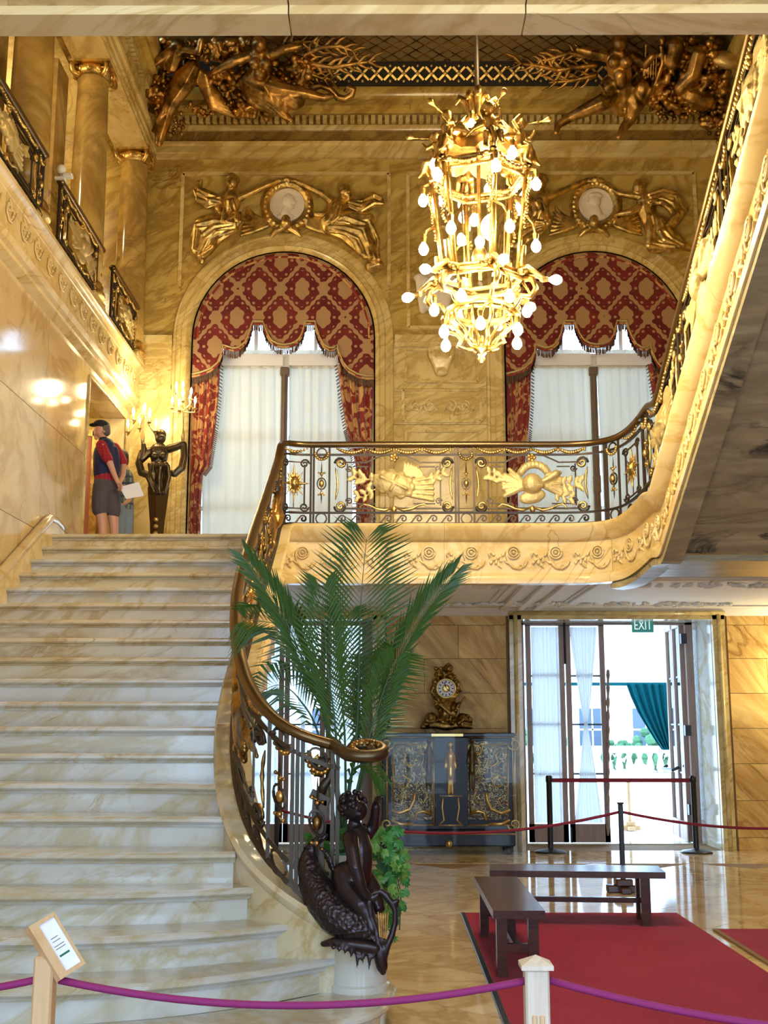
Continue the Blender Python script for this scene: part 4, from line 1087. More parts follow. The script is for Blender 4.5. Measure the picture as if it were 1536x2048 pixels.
    # side curtains
    LRows = [(730,383,441),(800,383,437),(860,381,430),(900,379,424),(932,377,419),(950,376,405),(1000,373,402),(1085,367,400)]
    RRows = [(730,675,747),(800,683,746),(860,693,745),(890,701,744),(930,711,743),(1000,712,743),(1085,711,742)]
    for rows, nm in ((LRows, 'left'), (RRows, 'right')):
        c = thing('curtain', 'red and gold brocade curtain at the %s side of the %s arched window' % (nm, LBL[wi][0]), 'curtain', (cx + (-1 if nm == 'left' else 1)*1.1, 15.4, ZL), 'brocade side curtains')
        part('cloth', cloth(rows, 15.37, .045, 3.4, 48, dx=dx), M['drape'], c, True)
        k = 2 if nm == 'left' else 1; fm = MB()
        for (v0, a0_, b0_), (v1, a1_, b1_) in zip(rows[:5], rows[1:6]):
            p0 = atY((a0_, b0_)[k == 2], v0, 15.35); p1 = atY((a1_, b1_)[k == 2], v1, 15.35)
            for j in range(10):
                q = j/10; p = p0.lerp(p1, q); e = (.04 if k == 2 else -.04); fm.bar((p.x+dx, 15.34, p.z), (p.x+dx+e, 15.34, p.z-.03), .012, .012)
        o = part('fringe', fm, M['fringe'], c); o['kind'] = 'stuff'

# ------------------------------------------------------------------ glazed garden doors
YD = 16.05
def leaf(t, x0, x1, z0=.02, z1=3.0, y=YD, curtain='straight'):
    """a glazed leaf with its net curtain"""
    lf = thing_part('door_leaf', t); w = .07
    for a, b in (((x0+w/2,z0),(x0+w/2,z1)), ((x1-w/2,z0),(x1-w/2,z1)), ((x0,z1-w/2),(x1,z1-w/2)), ((x0,z0+.12),(x1,z0+.12))):
        part('stile' if a[0] == b[0] else 'door_rail', MB().bar((a[0],y,a[1]), (b[0],y,b[1]), .24 if (a[0] != b[0] and a[1] < 1) else w, .06, (0,1,0)), M['door_wood'], lf)
    zz = [z0+.24, .92, 1.58, 2.24, z1-w]
    for a, b in zip(zz[:-1], zz[1:]): part('pane', MB().box(x0+w, x1-w, y-.004, y+.004, a, b), M['glass'], lf)
    for z in zz[1:-1]: part('muntin', MB().box(x0+w, x1-w, y-.014, y+.014, z-.012, z+.012), M['window_dark'], lf)
    V = []; nq = 50; rows = 13; F = []
    for i in range(rows):
        q = i/(rows-1); z = z1-w-.02 + (z0+.26-(z1-w-.02))*q
        k = 1.0 if curtain == 'straight' else .10+.90*abs(2*q-1.02)**.9
        for j in range(nq+1):
            p = j/nq; cx = (x0+x1)/2 + (0 if curtain == 'straight' else -.02); V.append((cx+(p-.5)*(x1-x0-.15)*min(1,k), y-.05+.012*math.sin(p*38)+.006*math.sin(p*91+1), z))
    for i in range(rows-1):
        for j in range(nq): F.append((i*(nq+1)+j, i*(nq+1)+j+1, (i+1)*(nq+1)+j+1, (i+1)*(nq+1)+j))
    part('net_curtain', MB().add(V, F), M['net'], lf, True)
    return lf
d1 = sobj('door_1', 'glazed garden door at the right with one half open')
d1.location = (0,0,0)
leaf(d1, 1.90, 2.43, curtain='straight'); leaf(d1, 2.45, 2.99, curtain='tied')
for a, b in (((1.82,0),(1.82,3.03)), ((4.16,0),(4.16,3.03)), ((1.78,2.99),(4.2,2.99))): part('frame', MB().bar((a[0],YD,a[1]), (b[0],YD,b[1]), .10, .12, (0,1,0)), M['door_wood'], d1)
part('bolt', MB().tube([(2.44,YD-.06,2.98),(2.44,YD-.06,2.4)], .016, 6), M['black'], d1); part('bolt', MB().tube([(2.46,YD-.06,.02),(2.46,YD-.06,.22)], .012, 6), M['black'], d1)
sc_ = Sculpt(YD-.06)
sc_.ch([(1216,1342+k*8.4, 3.2+1.2*math.sin(k*1.9), .01*math.sin(k*2.3)) for k in range(40)], 6)
part('carved_edge', sc_.mb, M['door_wood'], d1, True)
ol = leaf(d1, 0, .62, curtain='straight'); ol.name = 'open_leaf'
R = Matrix.Translation((4.08, YD+.05, 0)) @ Matrix.Rotation(math.radians(86), 4, 'Z') @ Matrix.Translation((0, -YD, 0))
ol.matrix_parent_inverse = Matrix.Identity(4); ol.matrix_basis = R
ol2 = leaf(d1, .64, 1.2, curtain='straight'); ol2.name = 'open_leaf'; ol2.matrix_parent_inverse = Matrix.Identity(4); ol2.matrix_basis = R
part('panic_bar', MB().tube([(4.02,16.3,1.0),(3.93,16.3,.96),(3.95,17.0,.96),(4.03,17.0,1.0)], .022, 6), M['black'], d1)
for z in (.45, 1.5, 2.75): part('hinge', MB().box(4.05, 4.13, YD-.07, YD+.02, z-.07, z+.07), M['black'], d1)
d2 = sobj('door_2', 'glazed garden door behind the palm')
for a, b in ((-2.62,-2.03),(-2.02,-1.44),(-1.43,-.87),(-.86,-.30)): leaf(d2, a, b, curtain='straight' if a < -1.5 or a > -1 else 'tied')
for a, b in (((-2.66,0),(-2.66,3.03)), ((-.26,0),(-.26,3.03)), ((-2.7,2.99),(-.22,2.99))): part('frame', MB().bar((a[0],YD,a[1]), (b[0],YD,b[1]), .10, .12, (0,1,0)), M['door_wood'], d2)
# EXIT sign
def text_mesh(s, size, depth):
    c = bpy.data.curves.new('t', 'FONT'); c.body = s; c.size = size; c.extrude = depth; c.align_x = 'CENTER'; c.align_y = 'CENTER'
    o = bpy.data.objects.new('t', c); COL.objects.link(o); me = bpy.data.meshes.new_from_object(o.evaluated_get(bpy.context.evaluated_depsgraph_get()))
    bpy.data.objects.remove(o); return me
p0 = atY(1264, 1265, 15.95); p1 = atY(1306, 1238, 15.95); ex = thing('exit_sign', 'teal green EXIT sign hanging in the open garden doorway', 'sign', ((p0.x+p1.x)/2, 15.95, p0.z))
part('plate', MB().bbox(p0.x, p1.x, 15.93, 15.96, p0.z, p1.z, .006), M['exit_green'], ex)
part('hanger', MB().tube([((p0.x+p1.x)/2, 15.945, p1.z), ((p0.x+p1.x)/2, 15.945, 2.98)], .015, 6), M['black'], ex)
tm = text_mesh('EXIT', .17, .004); tm.materials.clear(); tm.materials.append(M['exit_white'])
o = link(bpy.data.objects.new('lettering', tm), ex); o.location = (0, -.024, (p1.z-p0.z)/2); o.rotation_euler = (PI/2, 0, 0); o.scale = (.72, 1.05, 1)

# ------------------------------------------------------------------ outside
struct('floor_terrace', MB().box(-14, 24, 16.3, 60, -.2, -.01), M['stone'], 'sunlit white terrace outside the garden door')
cn = thing('tent_canopy', 'white canvas tent roof above the terrace outside the open door', 'canopy', (3.5, 17.6, 2.3))
part('roof', MB().add([(.5,16.9,3.35),(8.5,16.9,3.35),(9.2,19.4,2.26),(.5,19.4,2.26),(.5,16.9,3.37),(8.5,16.9,3.37),(9.2,19.4,2.28),(.5,19.4,2.28)], [(0,1,2,3),(4,7,6,5),(0,4,5,1),(1,5,6,2),(2,6,7,3),(3,7,4,0)]), M['canopy_cloth'], cn)
part('curtain_rail', MB().tube([(.5,19.3,2.24),(9,19.3,2.24)], .03, 6), M['teal_cloth'], cn)
part('pole', MB().tube([(6.4,19.3,0),(6.4,19.3,2.26)], .04, 8), M['window_dark'], cn)
tc_ = thing('tent_curtain', 'teal green curtain swept aside under the tent roof', 'curtain', (4.7, 19.3, .8))
part('cloth', cloth([(1368,1252,1345),(1395,1262,1345),(1425,1276,1346),(1455,1294,1347),(1480,1310,1348),(1500,1324,1348)], 19.25, .05, 6, 48), M['teal_cloth'], tc_, True)
bl = thing('balustrade', 'white stone terrace balustrade far behind the open door', 'balustrade', (4, 32, 0))
part('coping', MB().bbox(-14, 22, 31.8, 32.3, .82, 1.0, .03), M['stone'], bl); part('plinth', MB().bbox(-14, 22, 31.8, 32.3, 0, .16, .02), M['stone'], bl)
bme = MB().lathe([(.09,.16),(.07,.2),(.05,.26),(.11,.42),(.10,.5),(.05,.7),(.08,.78),(.09,.82)], (0,0,0), 10).mesh('baluster'); bme.materials.append(M['stone'])
for k in range(64):
    o = link(bpy.data.objects.new('baluster', bme), bl); o.matrix_parent_inverse = Matrix.Translation(bl.location).inverted(); o.location = (-8+.28*k, 32.05, 0)
hs = thing('far_building', 'pale far house with dark windows beyond the balustrade', 'building', (8, 46, 0))
part('wall', MB().box(-6, 24, 46, 50, 0, 3.2), M['facade'], hs); part('roof', MB().box(-6.5, 24.5, 45.6, 50, 3.2, 3.5).box(-6, 24, 46.5, 50, 3.5, 6.5), M['facade'], hs)
for k in range(12):
    x = -3+k*2.1; f_ = part('window', MB().box(x, x+1.0, 45.93, 46.0, .5, 2.2), M['window_dark'], hs); 
    part('window_bar', MB().box(x+.47, x+.53, 45.9, 45.95, .5, 2.2).box(x, x+1.0, 45.9, 45.95, 1.35, 1.42), M['facade'], f_)
for k, (x, y, r, lb) in enumerate(((9.2,40,.8,'tallest clipped'),(10.9,40.4,.6,'middle'),(8.0,41,.55,'small round'),(12.6,41,.7,'right hand'),(5.2,40,.8,'left hand'))):
    mb = MB(); random.seed(k)
    for j in range(70): a = Vector((random.gauss(0,1), random.gauss(0,1), random.gauss(0,1))).normalized(); mb.ell((x+a.x*r, y+a.y*r, r*1.0+a.z*r*.8), r*.22, 5, 4)
    b_ = thing('garden_shrub', lb+' green shrub in front of the far house', 'shrub', (x, y, 0), 'garden shrubs')
    part('foliage', mb, M['hedge'], b_); part('trunk', MB().tube([(x,y,0),(x,y,r)], .08, 6), M['stem'], b_)
# ------------------------------------------------------------------ gilded groups over the arched windows
def folds(s, pts_a, pts_b, n, r, tw=.05, lift=.10):
    """n long cloth folds between two guide lines of (u, v)"""
    rr = random.Random(int(pts_a[0][0])+n)
    w = math.hypot(pts_b[0][0]-pts_a[0][0], pts_b[0][1]-pts_a[0][1])
    for q in (.18, .5, .82):                         # body of the cloth below its folds
        s.ch([(a+(c-a)*q, b+(d-b)*q, max(r*1.3, .19*math.hypot(c-a, d-b)), tw+lift*.55) for (a, b), (c, d) in zip(pts_a, pts_b)], 7)
    for k in range(n):
        L = []; m = len(pts_a); q0 = k/(n-1)
        for i, ((a, b), (c, d)) in enumerate(zip(pts_a, pts_b)):
            q = min(1, max(0, q0 + rr.uniform(-.13, .13))); L.append((a+(c-a)*q + rr.uniform(-2,2), b+(d-b)*q + rr.uniform(-2,2), r*rr.uniform(.55, 1.15)*(1.15 if 0 < i < m-1 else .8), tw + lift + rr.uniform(-.02,.05)))
        s.ch(L, 6)
def left_figure(s, du=0, dv=0):
    o = lambda L: s.ch([(q[0]+du, q[1]+dv) + tuple(q[2:]) for q in L])
    f = lambda A, B, n, r, tw=.05: folds(s, [(a+du, b+dv) for a, b in A], [(a+du, b+dv) for a, b in B], n, r, tw)
    o([(457,366,3.5,.25),(458,362,3,.24)]); o([(474,360,7,.12)]); o([(464,366,13,.15)]); o([(464,358,13,.13)]); o([(461,372,4,.20)])
    o([(463,380,7,.13),(464,392,10,.12)]); o([(466,398,19,.10),(458,425,16,.10),(448,448,20,.10)])
    o([(478,396,9,.13),(505,384,7,.13),(535,370,6,.12),(558,360,5,.09)])
    o([(450,398,9,.12),(437,418,8,.16),(446,432,7,.18),(462,425,6,.16)])
    o([(450,450,20,.12),(428,446,19,.17),(403,448,15,.19),(391,475,11,.14),(387,498,9,.10),(404,522,7,.08)])
    o([(450,455,18,.10),(432,474,15,.12),(416,500,11,.09),(400,520,6,.07)])
    f([(440,392),(418,386),(398,374),(402,362)], [(440,408),(415,414),(393,400),(388,384)], 6, 5, .07)
    f([(470,440),(425,438),(392,452),(384,500)], [(468,462),(440,480),(428,494),(410,505)], 9, 6, .13)
    f([(466,400),(474,420),(470,438)], [(450,405),(448,425),(440,445)], 5, 4, .17)
    f([(480,425),(486,440),(478,452)], [(462,440),(470,450),(466,462)], 3, 4, .12)
def right_figure(s):
    o = s.ch
    o([(698,384,3.5,.25)]); o([(683,378,7,.12)]); o([(692,386,13,.15)]); o([(690,379,13,.13)]); o([(697,392,4,.19)])
    o([(686,398,7,.13),(676,408,10,.12)]); o([(674,412,18,.10),(664,430,16,.10),(656,445,19,.10)])
    o([(664,402,9,.13),(640,384,7,.13),(612,371,6,.12),(588,361,5,.09)])
    o([(690,412,9,.13),(678,424,8,.18),(652,430,7,.16),(632,428,5,.13)])
    o([(656,448,19,.12),(690,440,18,.17),(736,440,14,.19),(738,470,11,.15),(738,498,9,.11),(744,520,8,.09),(752,530,6,.12)])
    o([(658,452,18,.10),(690,468,15,.12),(712,490,12,.1),(735,512,8,.08)])
    folds(s, [(698,396),(722,402),(748,388),(760,396)], [(700,412),(724,426),(748,414),(764,408)], 6, 5, .07)
    folds(s, [(650,436),(690,432),(738,436),(756,480),(760,520)], [(660,462),(690,470),(712,486),(716,500),(724,510)], 9, 6, .13)
    folds(s, [(664,408),(658,428),(650,440)], [(686,412),(676,434),(668,446)], 5, 4, .17)
    o([(756,530,12,.09),(742,534,12,.07)])
def right_figure2(s):
    o = s.ch
    o([(1277,377,13,.15)]); o([(1279,370,13,.13)])
    o([(1281,388,7,.13),(1288,398,10,.12)]); o([(1290,404,18,.1),(1292,428,16,.1),(1305,448,19,.1)])
    o([(1300,396,9,.13),(1268,392,7,.13),(1240,388,6,.12),(1218,376,5,.09)]); o([(1284,412,8,.15),(1262,424,7,.16),(1238,428,5,.12)])
    o([(1308,452,20,.12),(1310,478,18,.17),(1306,494,13,.18),(1335,492,11,.14),(1362,490,8,.1),(1382,496,6,.09)])
    o([(1318,450,18,.10),(1340,474,15,.12),(1366,492,9,.08),(1390,500,5,.07)])
    folds(s, [(1300,390),(1325,378),(1352,388),(1370,420),(1350,448)], [(1304,410),(1322,408),(1340,418),(1344,436),(1330,452)], 8, 5, .08)
    folds(s, [(1296,430),(1300,462),(1296,490),(1330,500)], [(1322,440),(1330,462),(1345,478),(1372,488)], 8, 6, .14)
def centre(s, du=0):
    cu, cv = 575+du, 412
    s.ch([(cu+42*math.cos(a), cv+44*math.sin(a), 8, .07) for a in np.linspace(0, 2*PI, 25)], 6)
    s.ch([(cu+49*math.cos(a), cv+50*math.sin(a), 4, .05) for a in np.linspace(0, 2*PI, 25)], 6)
    for k in range(30): a = 2*PI*k/30; s.ch([(cu+44*math.cos(a), cv+45*math.sin(a), 4.5, .10)])
    s.ch([(cu,360,8,.10)]); s.ch([(cu-12,362,6,.09),(cu+12,362,6,.09)])
    s.ch([(cu-3,447,11,.14)]); s.ch([(cu-3,438,9,.12)])
    for sg in (-1, 1):
        s.ch([(cu-3+sg*6,456,6,.1),(cu-3+sg*18,462,7,.08),(cu-3+sg*28,472,4,.06)])
        for k in range(7):
            s.ch([(cu+sg*40,452-k*1.5,5,.08),(cu+sg*66,462-k*5,5,.07),(cu+sg*(92-k*2),470-k*9,3,.05)])
for gi, du in ((0, 0), (1, 616)):
    gt = thing('gilded_relief', 'gilded relief of two draped figures and wreath over the %s arched window' % ('left' if gi == 0 else 'right'), 'relief', tuple(atY(575+du, 470, 15.15)), 'gilded window reliefs')
    s = Sculpt(YB-.02); left_figure(s, du); part('figure', s.out(.0085, 1), M['gold'], gt)
    s = Sculpt(YB-.02); (right_figure if gi == 0 else right_figure2)(s); part('figure', s.out(.0085, 1), M['gold'], gt)
    s = Sculpt(YB-.02); centre(s, du); part('wreath', s.out(.010, 1), M['gold'], gt)
    c = atY(575+du, 412, YB-.03); md = MB()
    md.lathe([(.245,0),(.245,.05),(.225,.055),(.22,.035)], (0,0,0), 32)
    md.v = [(c.x+a, c.y-z_, c.z+b) for a, b, z_ in md.v]; m_ = part('medallion', md, M['med'], gt, 'auto')
    s = Sculpt(YB-.05); sg = 1 if gi == 0 else -1; cu = 575+du
    s.el(cu+2*sg, 402, 13, 16, 8, .03); s.el(cu+14*sg, 405, 4, 4, 5, .03); s.el(cu+6*sg, 414, 8, 6, 6, .03); s.ch([(cu-2*sg,418,8,.02),(cu-4*sg,428,10,.02)]); s.el(cu-5*sg, 434, 19, 8, 6, .02)
    if gi: s.el(cu-6, 420, 9, 10, 7, .03); s.el(cu, 392, 15, 8, 7, .03)
    part('profile_portrait', s.out(.012, 1), M['med'], gt)

# ------------------------------------------------------------------ dark gilded figures of the ceiling cove
def cove_y(v): return float(np.interp(v, [75, 235], [13.92, 14.62]))    # the groups follow the cove outward as they rise
class CoveSculpt(Sculpt):
    def __init__(s): Sculpt.__init__(s, 14.3)
    def p(s, u, v, toward=0): return atY(u, v, cove_y(v) - toward*.8)
def filler(s, poly_boxes, n, rng, tw=(0,.25), seed=0):
    r = random.Random(seed)
    for k in range(n):
        u0, v0, u1, v1 = poly_boxes[k % len(poly_boxes)]
        u = r.uniform(u0, u1); v = r.uniform(v0, v1); a = r.uniform(0, 6.28); L = r.uniform(5, 13); t0 = r.uniform(*tw)
        s.ch([(u, v, r.uniform(*rng), t0), (u+L*.5*math.cos(a), v+L*.5*math.sin(a), r.uniform(*rng), t0+.04), (u+L*math.cos(a+.5), v+L*math.sin(a+.5), rng[0]*.6, t0)], 6)
def fronds(t, s0, specs):
    for pts in specs:
        s = CoveSculpt()
        s.ch([(u, v, r, tw) for u, v, r, tw in pts], 6)
        for i in range(len(pts)-1):
            (u, v, r, tw), (u2, v2, _, _) = pts[i], pts[i+1]
            for sg in (-1, 1):
                dx, dy = u2-u, v2-v; L = math.hypot(dx, dy)+1e-6; nx, ny = -dy/L*sg, dx/L*sg
                for q in (.25, .75): s.ch([(u+dx*q, v+dy*q, r*.8, tw), (u+dx*(q+.3)+nx*r*2.2, v+dy*(q+.3)+ny*r*2.2, r*.55, tw), (u+dx*(q+.6)+nx*r*3.0, v+dy*(q+.6)+ny*r*3.0, r*.25, tw)], 5)
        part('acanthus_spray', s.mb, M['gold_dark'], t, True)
def beads(t, name, s0, pts, n, r, seed):
    rr = random.Random(seed); mb = MB(); P = [atY(u, v, cove_y(v)) for u, v in pts]
    for k in range(n):
        q = k/(n-1)*(len(P)-1); i = min(int(q), len(P)-2); p = P[i].lerp(P[i+1], q-i)
        mb.ell(p+Vector((rr.gauss(0,.04), -rr.uniform(.02,.14), rr.gauss(0,.04))), rr.uniform(.6,1.2)*r, 7, 5)
    o = part(name, mb, M['gold_dark'], t, True); o['kind'] = 'stuff'
YC = 14.5
cg = thing('cove_sculpture', 'dark gilded seated figures with eagle and garland in the left corner of the cove', 'sculpture', tuple(atY(480, 240, YC)), 'cove figure groups')
s = CoveSculpt()
s.ch([(510,128,12,.36)]); s.ch([(532,128,12,.36)]); s.ch([(521,150,13,.33)]); s.ch([(518,88,15,.32)]); s.ch([(519,100,8,.28),(520,112,24,.16),(524,140,22,.16),(508,168,26,.15)])
s.ch([(500,112,11,.2),(470,122,10,.26),(442,135,8,.28),(425,146,6,.25)]); s.ch([(540,110,11,.2),(572,98,9,.2),(600,92,7,.16)])
s.ch([(500,172,22,.2),(520,184,17,.28),(548,210,13,.24),(575,236,8,.22),(582,240,6,.26)]); s.ch([(520,168,20,.18),(562,180,17,.26),(605,186,12,.22),(648,196,8,.2),(664,192,6,.22)])
folds(s, [(480,160),(500,200),(540,225)], [(560,165),(610,200),(600,200)], 8, 8, .15)
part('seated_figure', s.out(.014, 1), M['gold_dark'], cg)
s = CoveSculpt()
s.ch([(355,92,14,.2)]); s.ch([(352,105,18,.16),(345,130,16,.15)]); s.ch([(350,95,10,.2),(320,118,9,.22),(300,135,6,.2)]); s.ch([(365,98,9,.2),(398,105,8,.22),(402,80,6,.2)])
part('putto', s.out(.014, 1), M['gold_dark'], cg); s = CoveSculpt()
s.ch([(385,135,16,.2),(370,160,24,.2),(350,190,20,.18),(335,225,14,.15),(322,265,14,.12),(318,285,9,.1)])
for k in range(9): s.ch([(390,140,9,.15),(410+k*2,150+k*8,9,.16),(420+k*6,160+k*9,5,.1)])
for k in range(9): s.ch([(372,150,9,.2),(352-k*3,170+k*6,8,.22),(338-k*4,190+k*9,4,.15)])
part('eagle', s.out(.014, 1), M['gold_dark'], cg)
s = CoveSculpt(); filler(s, [(296,80,400,140),(400,78,500,120),(425,120,490,190),(300,150,350,235),(545,120,620,165),(470,200,540,232)], 330, (4.5,9), (-.06,.14), 11)
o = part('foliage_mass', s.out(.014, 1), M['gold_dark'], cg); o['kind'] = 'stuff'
beads(cg, 'garland', YC, [(385,215),(410,232),(440,225),(470,205)], 60, .03, 2); beads(cg, 'garland', YC, [(330,140),(322,170),(318,200),(345,225),(365,260),(340,275)], 70, .03, 3)
fronds(cg, YC, [[(590,120,6,.05),(625,128,7,.05),(665,135,6,.05),(705,128,5,.05),(750,122,2.5,.03)], [(610,110,6,.05),(640,95,6,.05),(680,92,5,.05),(715,105,2.5,.03)], [(600,140,6,.05),(640,155,5,.05),(670,160,2.5,.03)], [(560,100,6,.05),(590,85,6,.05),(640,82,3,.03)]])
part('scroll_end', MB().tube([atY(620+a, 190+b, cove_y(190+b)-.05) for a, b in ((0,-10),(20,-20),(40,-12),(55,5),(70,8),(84,0),(88,-12),(76,-16),(70,-6))], [.06,.05,.05,.05,.05,.045,.04,.035,.03], 7), M['gold_dark'], cg, True)
cg = thing('cove_sculpture', 'dark gilded nude figure with lyre and flower garlands in the right corner of the cove', 'sculpture', tuple(atY(1260, 250, YC)), 'cove figure groups')
s = CoveSculpt()
s.ch([(1228,124,13,.36)]); s.ch([(1252,124,13,.36)]); s.ch([(1240,150,12,.34),(1241,166,12,.33)]); s.ch([(1240,88,15,.32)]); s.ch([(1240,93,4,.42)]); s.el(1240, 80, 17, 12, 15, .22); s.ch([(1241,102,9,.22),(1238,118,27,.18),(1240,145,25,.18),(1242,178,24,.16)])
s.ch([(1262,112,12,.2),(1290,128,10,.24),(1305,112,8,.26)]); s.ch([(1212,112,12,.2),(1180,104,10,.2),(1158,98,7,.18)])
s.ch([(1232,190,22,.2),(1205,205,17,.3),(1172,220,14,.3),(1140,235,10,.26),(1116,250,8,.22),(1112,266,6,.24)])
s.ch([(1262,192,20,.2),(1272,212,16,.28),(1262,236,12,.26),(1246,258,9,.22),(1238,274,7,.24)])
folds(s, [(1200,170),(1215,205),(1235,225)], [(1300,180),(1290,205),(1265,225)], 8, 7, .17)
part('seated_figure', s.out(.014, 1), M['gold_dark'], cg)
s = CoveSculpt()
s.ch([(1292,90,5,.2),(1290,130,5,.2),(1288,150,5,.2)]); s.ch([(1322,95,5,.2),(1325,125,5,.2),(1312,165,6,.2),(1300,190,6,.2)]); s.ch([(1292,112,4,.2),(1320,112,4,.2)])
filler(s, [(1335,80,1440,160),(1330,150,1420,220),(1380,90,1450,200)], 190, (4,8), (.02,.2), 4)
s.ch([(1350,95,18,.2),(1345,125,15,.2)]); s.ch([(1395,110,16,.2),(1385,150,18,.2),(1360,175,14,.2)]); s.ch([(1380,190,20,.15),(1410,200,22,.15)])
part('trophy_mass', s.out(.014, 1), M['gold_dark'], cg)
for k in range(4):
    a = atY(1298+k*5, 108, cove_y(108)-.2); b = atY(1296+k*5, 155, cove_y(155)-.2); part('lyre_string', MB().tube([a, b], .006, 4), M['gold'], cg)
s = CoveSculpt(); s.el(1452, 120, 32, 18, 14, .2, .25); part('shell', s.mb, M['gold_matte'], cg, True)
s = CoveSculpt(); filler(s, [(1325,80,1450,150),(1300,150,1400,215),(1400,140,1450,260),(1275,120,1320,200)], 330, (4.5,9), (-.06,.16), 12)
o = part('foliage_mass', s.out(.014, 1), M['gold_dark'], cg); o['kind'] = 'stuff'
beads(cg, 'garland', YC, [(1300,208),(1330,232),(1365,236),(1400,215)], 70, .035, 5); beads(cg, 'garland', YC, [(1395,210),(1420,235),(1440,265),(1432,285)], 60, .035, 6)
fronds(cg, YC, [[(1190,130,6,.05),(1150,135,7,.05),(1115,140,6,.05),(1080,132,5,.05),(1030,125,2.5,.03)], [(1180,115,6,.05),(1140,105,6,.05),(1100,118,4,.05),(1075,122,2.5,.03)], [(1190,150,6,.05),(1150,160,5,.05),(1100,165,2.5,.03)]])

# ------------------------------------------------------------------ bronze candelabrum figure on the landing
YF = 14.45
ct = thing('candelabrum_figure', 'dark bronze draped figure on tapering pedestal holding up two lit candelabra', 'candelabrum', tuple(Vector((atY(315, 1060, YF).x, YF, ZL))))
s = Sculpt(YF)
s.ch([(321,877,11,.02)]); s.ch([(321,870,12,.0)]); s.ch([(320,888,5,0),(319,900,13,0)]); s.ch([(318,905,20,0),(318,922,16,0),(318,938,14,0),(318,958,22,0),(317,978,21,0)])
for sg in (-1, 1): s.ch([(318+sg*8,912,8,.09)])
s.ch([(338,898,9,.02),(354,893,8,.04),(366,887,6,.05)]); s.ch([(299,903,9,.02),(284,918,8,.05),(288,900,6,.07),(287,890,5,.08)])
folds(s, [(300,930),(298,955),(306,985)], [(338,930),(340,955),(330,985)], 9, 4, .06)
s.ch([(368,890,7,.04),(369,912,8,.04),(364,935,8,.04),(350,948,7,.04),(336,945,6,.04)], 7); s.ch([(284,905,7,.04),(278,925,8,.04),(283,945,8,.04),(300,952,7,.05)], 7)
part('draped_figure', s.out(.007, 1), M['bronze_green'], ct)
pb = []
zt_, zb_ = atY(316, 975, YF).z, ZL
ped = MB().lathe([(.07,ZL),(.16,ZL+.0),(.16,ZL+.05),(.11,ZL+.08),(.075,ZL+.12),(.07,ZL+.2),(.095,zt_-.45),(.13,zt_-.12),(.14,zt_)], (atY(316, 1000, YF).x, YF, 0), 4)
part('pedestal', ped, M['bronze_green'], ct); 
px_ = atY(316, 1000, YF).x
mb = MB()
for k in range(6): mb.ell((px_, YF-.10+.004*k, ZL+.2+k*.09), (.03,.03,.03), 6, 5)
for k in range(5): mb.ell((px_+(k-2)*.05, YF-.12, ZL+.06), .035, 6, 5)
part('gilt_mounts', mb, M['gold'], ct, True)
cbulb = MB().lathe([(.004,0),(.014,.015),(.017,.04),(.011,.07),(.002,.095)], (0,0,0), 8).mesh('flame_bulb'); cbulb.materials.append(M['candle'])
for (ub, vb), bulbs, nm in (((367,887), [(343,795),(356,774),(367,768),(382,779),(370,790),(379,792),(392,801),(361,806)], 'right'), ((287,893), [(265,818),(271,826),(291,812),(299,821),(304,831),(279,836),(314,846),(259,848)], 'left')):
    top = atY(ub, vb-58, YF); base = atY(ub, vb, YF)
    part('candelabrum_stem', MB().tube([base+Vector((0,-.05,0)), base.lerp(top,.3)+Vector((0,-.05,0)), base.lerp(top,.5)+Vector((0,-.05,0)), top+Vector((0,-.05,0)), top+Vector((0,-.05,.15))], [.018,.028,.014,.02,.012], 8), M['gold_matte'], ct, True)
    for k, (u, v) in enumerate(bulbs):
        dep = .10*math.cos(k*2.4); b = atY(u, v+12, YF); b.y = YF - .05 + dep; st = top + Vector((0,-.05,.02+.05*(k % 3)))
        mid = st.lerp(b, .55) + Vector((0,0,-.06))
        part('arm', MB().tube([st, mid, Vector((b.x, b.y, b.z-.10)), Vector((b.x, b.y, b.z-.06))], [.009,.008,.008,.008], 6), M['gold_matte'], ct, True)
        part('drip_pan', MB().lathe([(.006,-.07),(.03,-.055),(.034,-.045),(.012,-.04),(.012,-.0)], tuple(b), 10), M['gold_matte'], ct, True)
        part('candle', MB().lathe([(.011,-.03),(.011,.02)], tuple(b), 8), M['candle_stick'], ct, True)
        o = link(bpy.data.objects.new('flame_bulb', cbulb), ct); o.matrix_parent_inverse = Matrix.Translation(ct.location).inverted(); o.location = b + Vector((0,0,.02))
    point_light('candelabrum_light', tuple(top + Vector((0,-.12,.32))), 26, WARM2, .10)

# ------------------------------------------------------------------ chandelier
CX, CY = .735, 8.7
def cz(v): return atY(955, v, CY).z
ch = thing('chandelier', 'large gilt bronze lantern chandelier with cherubs and glowing round bulbs', 'chandelier', (CX, CY, cz(725)))
C0 = Vector((CX, CY, 0))
def rp(a, r, z): return Vector((CX+r*math.cos(a), CY+r*math.sin(a), z))
part('rod', MB().tube([(CX,CY,cz(200)),(CX,CY,10.72)], .022, 8), M['iron'], ch, True)
A6 = [math.radians(90+60*k+12) for k in range(6)]
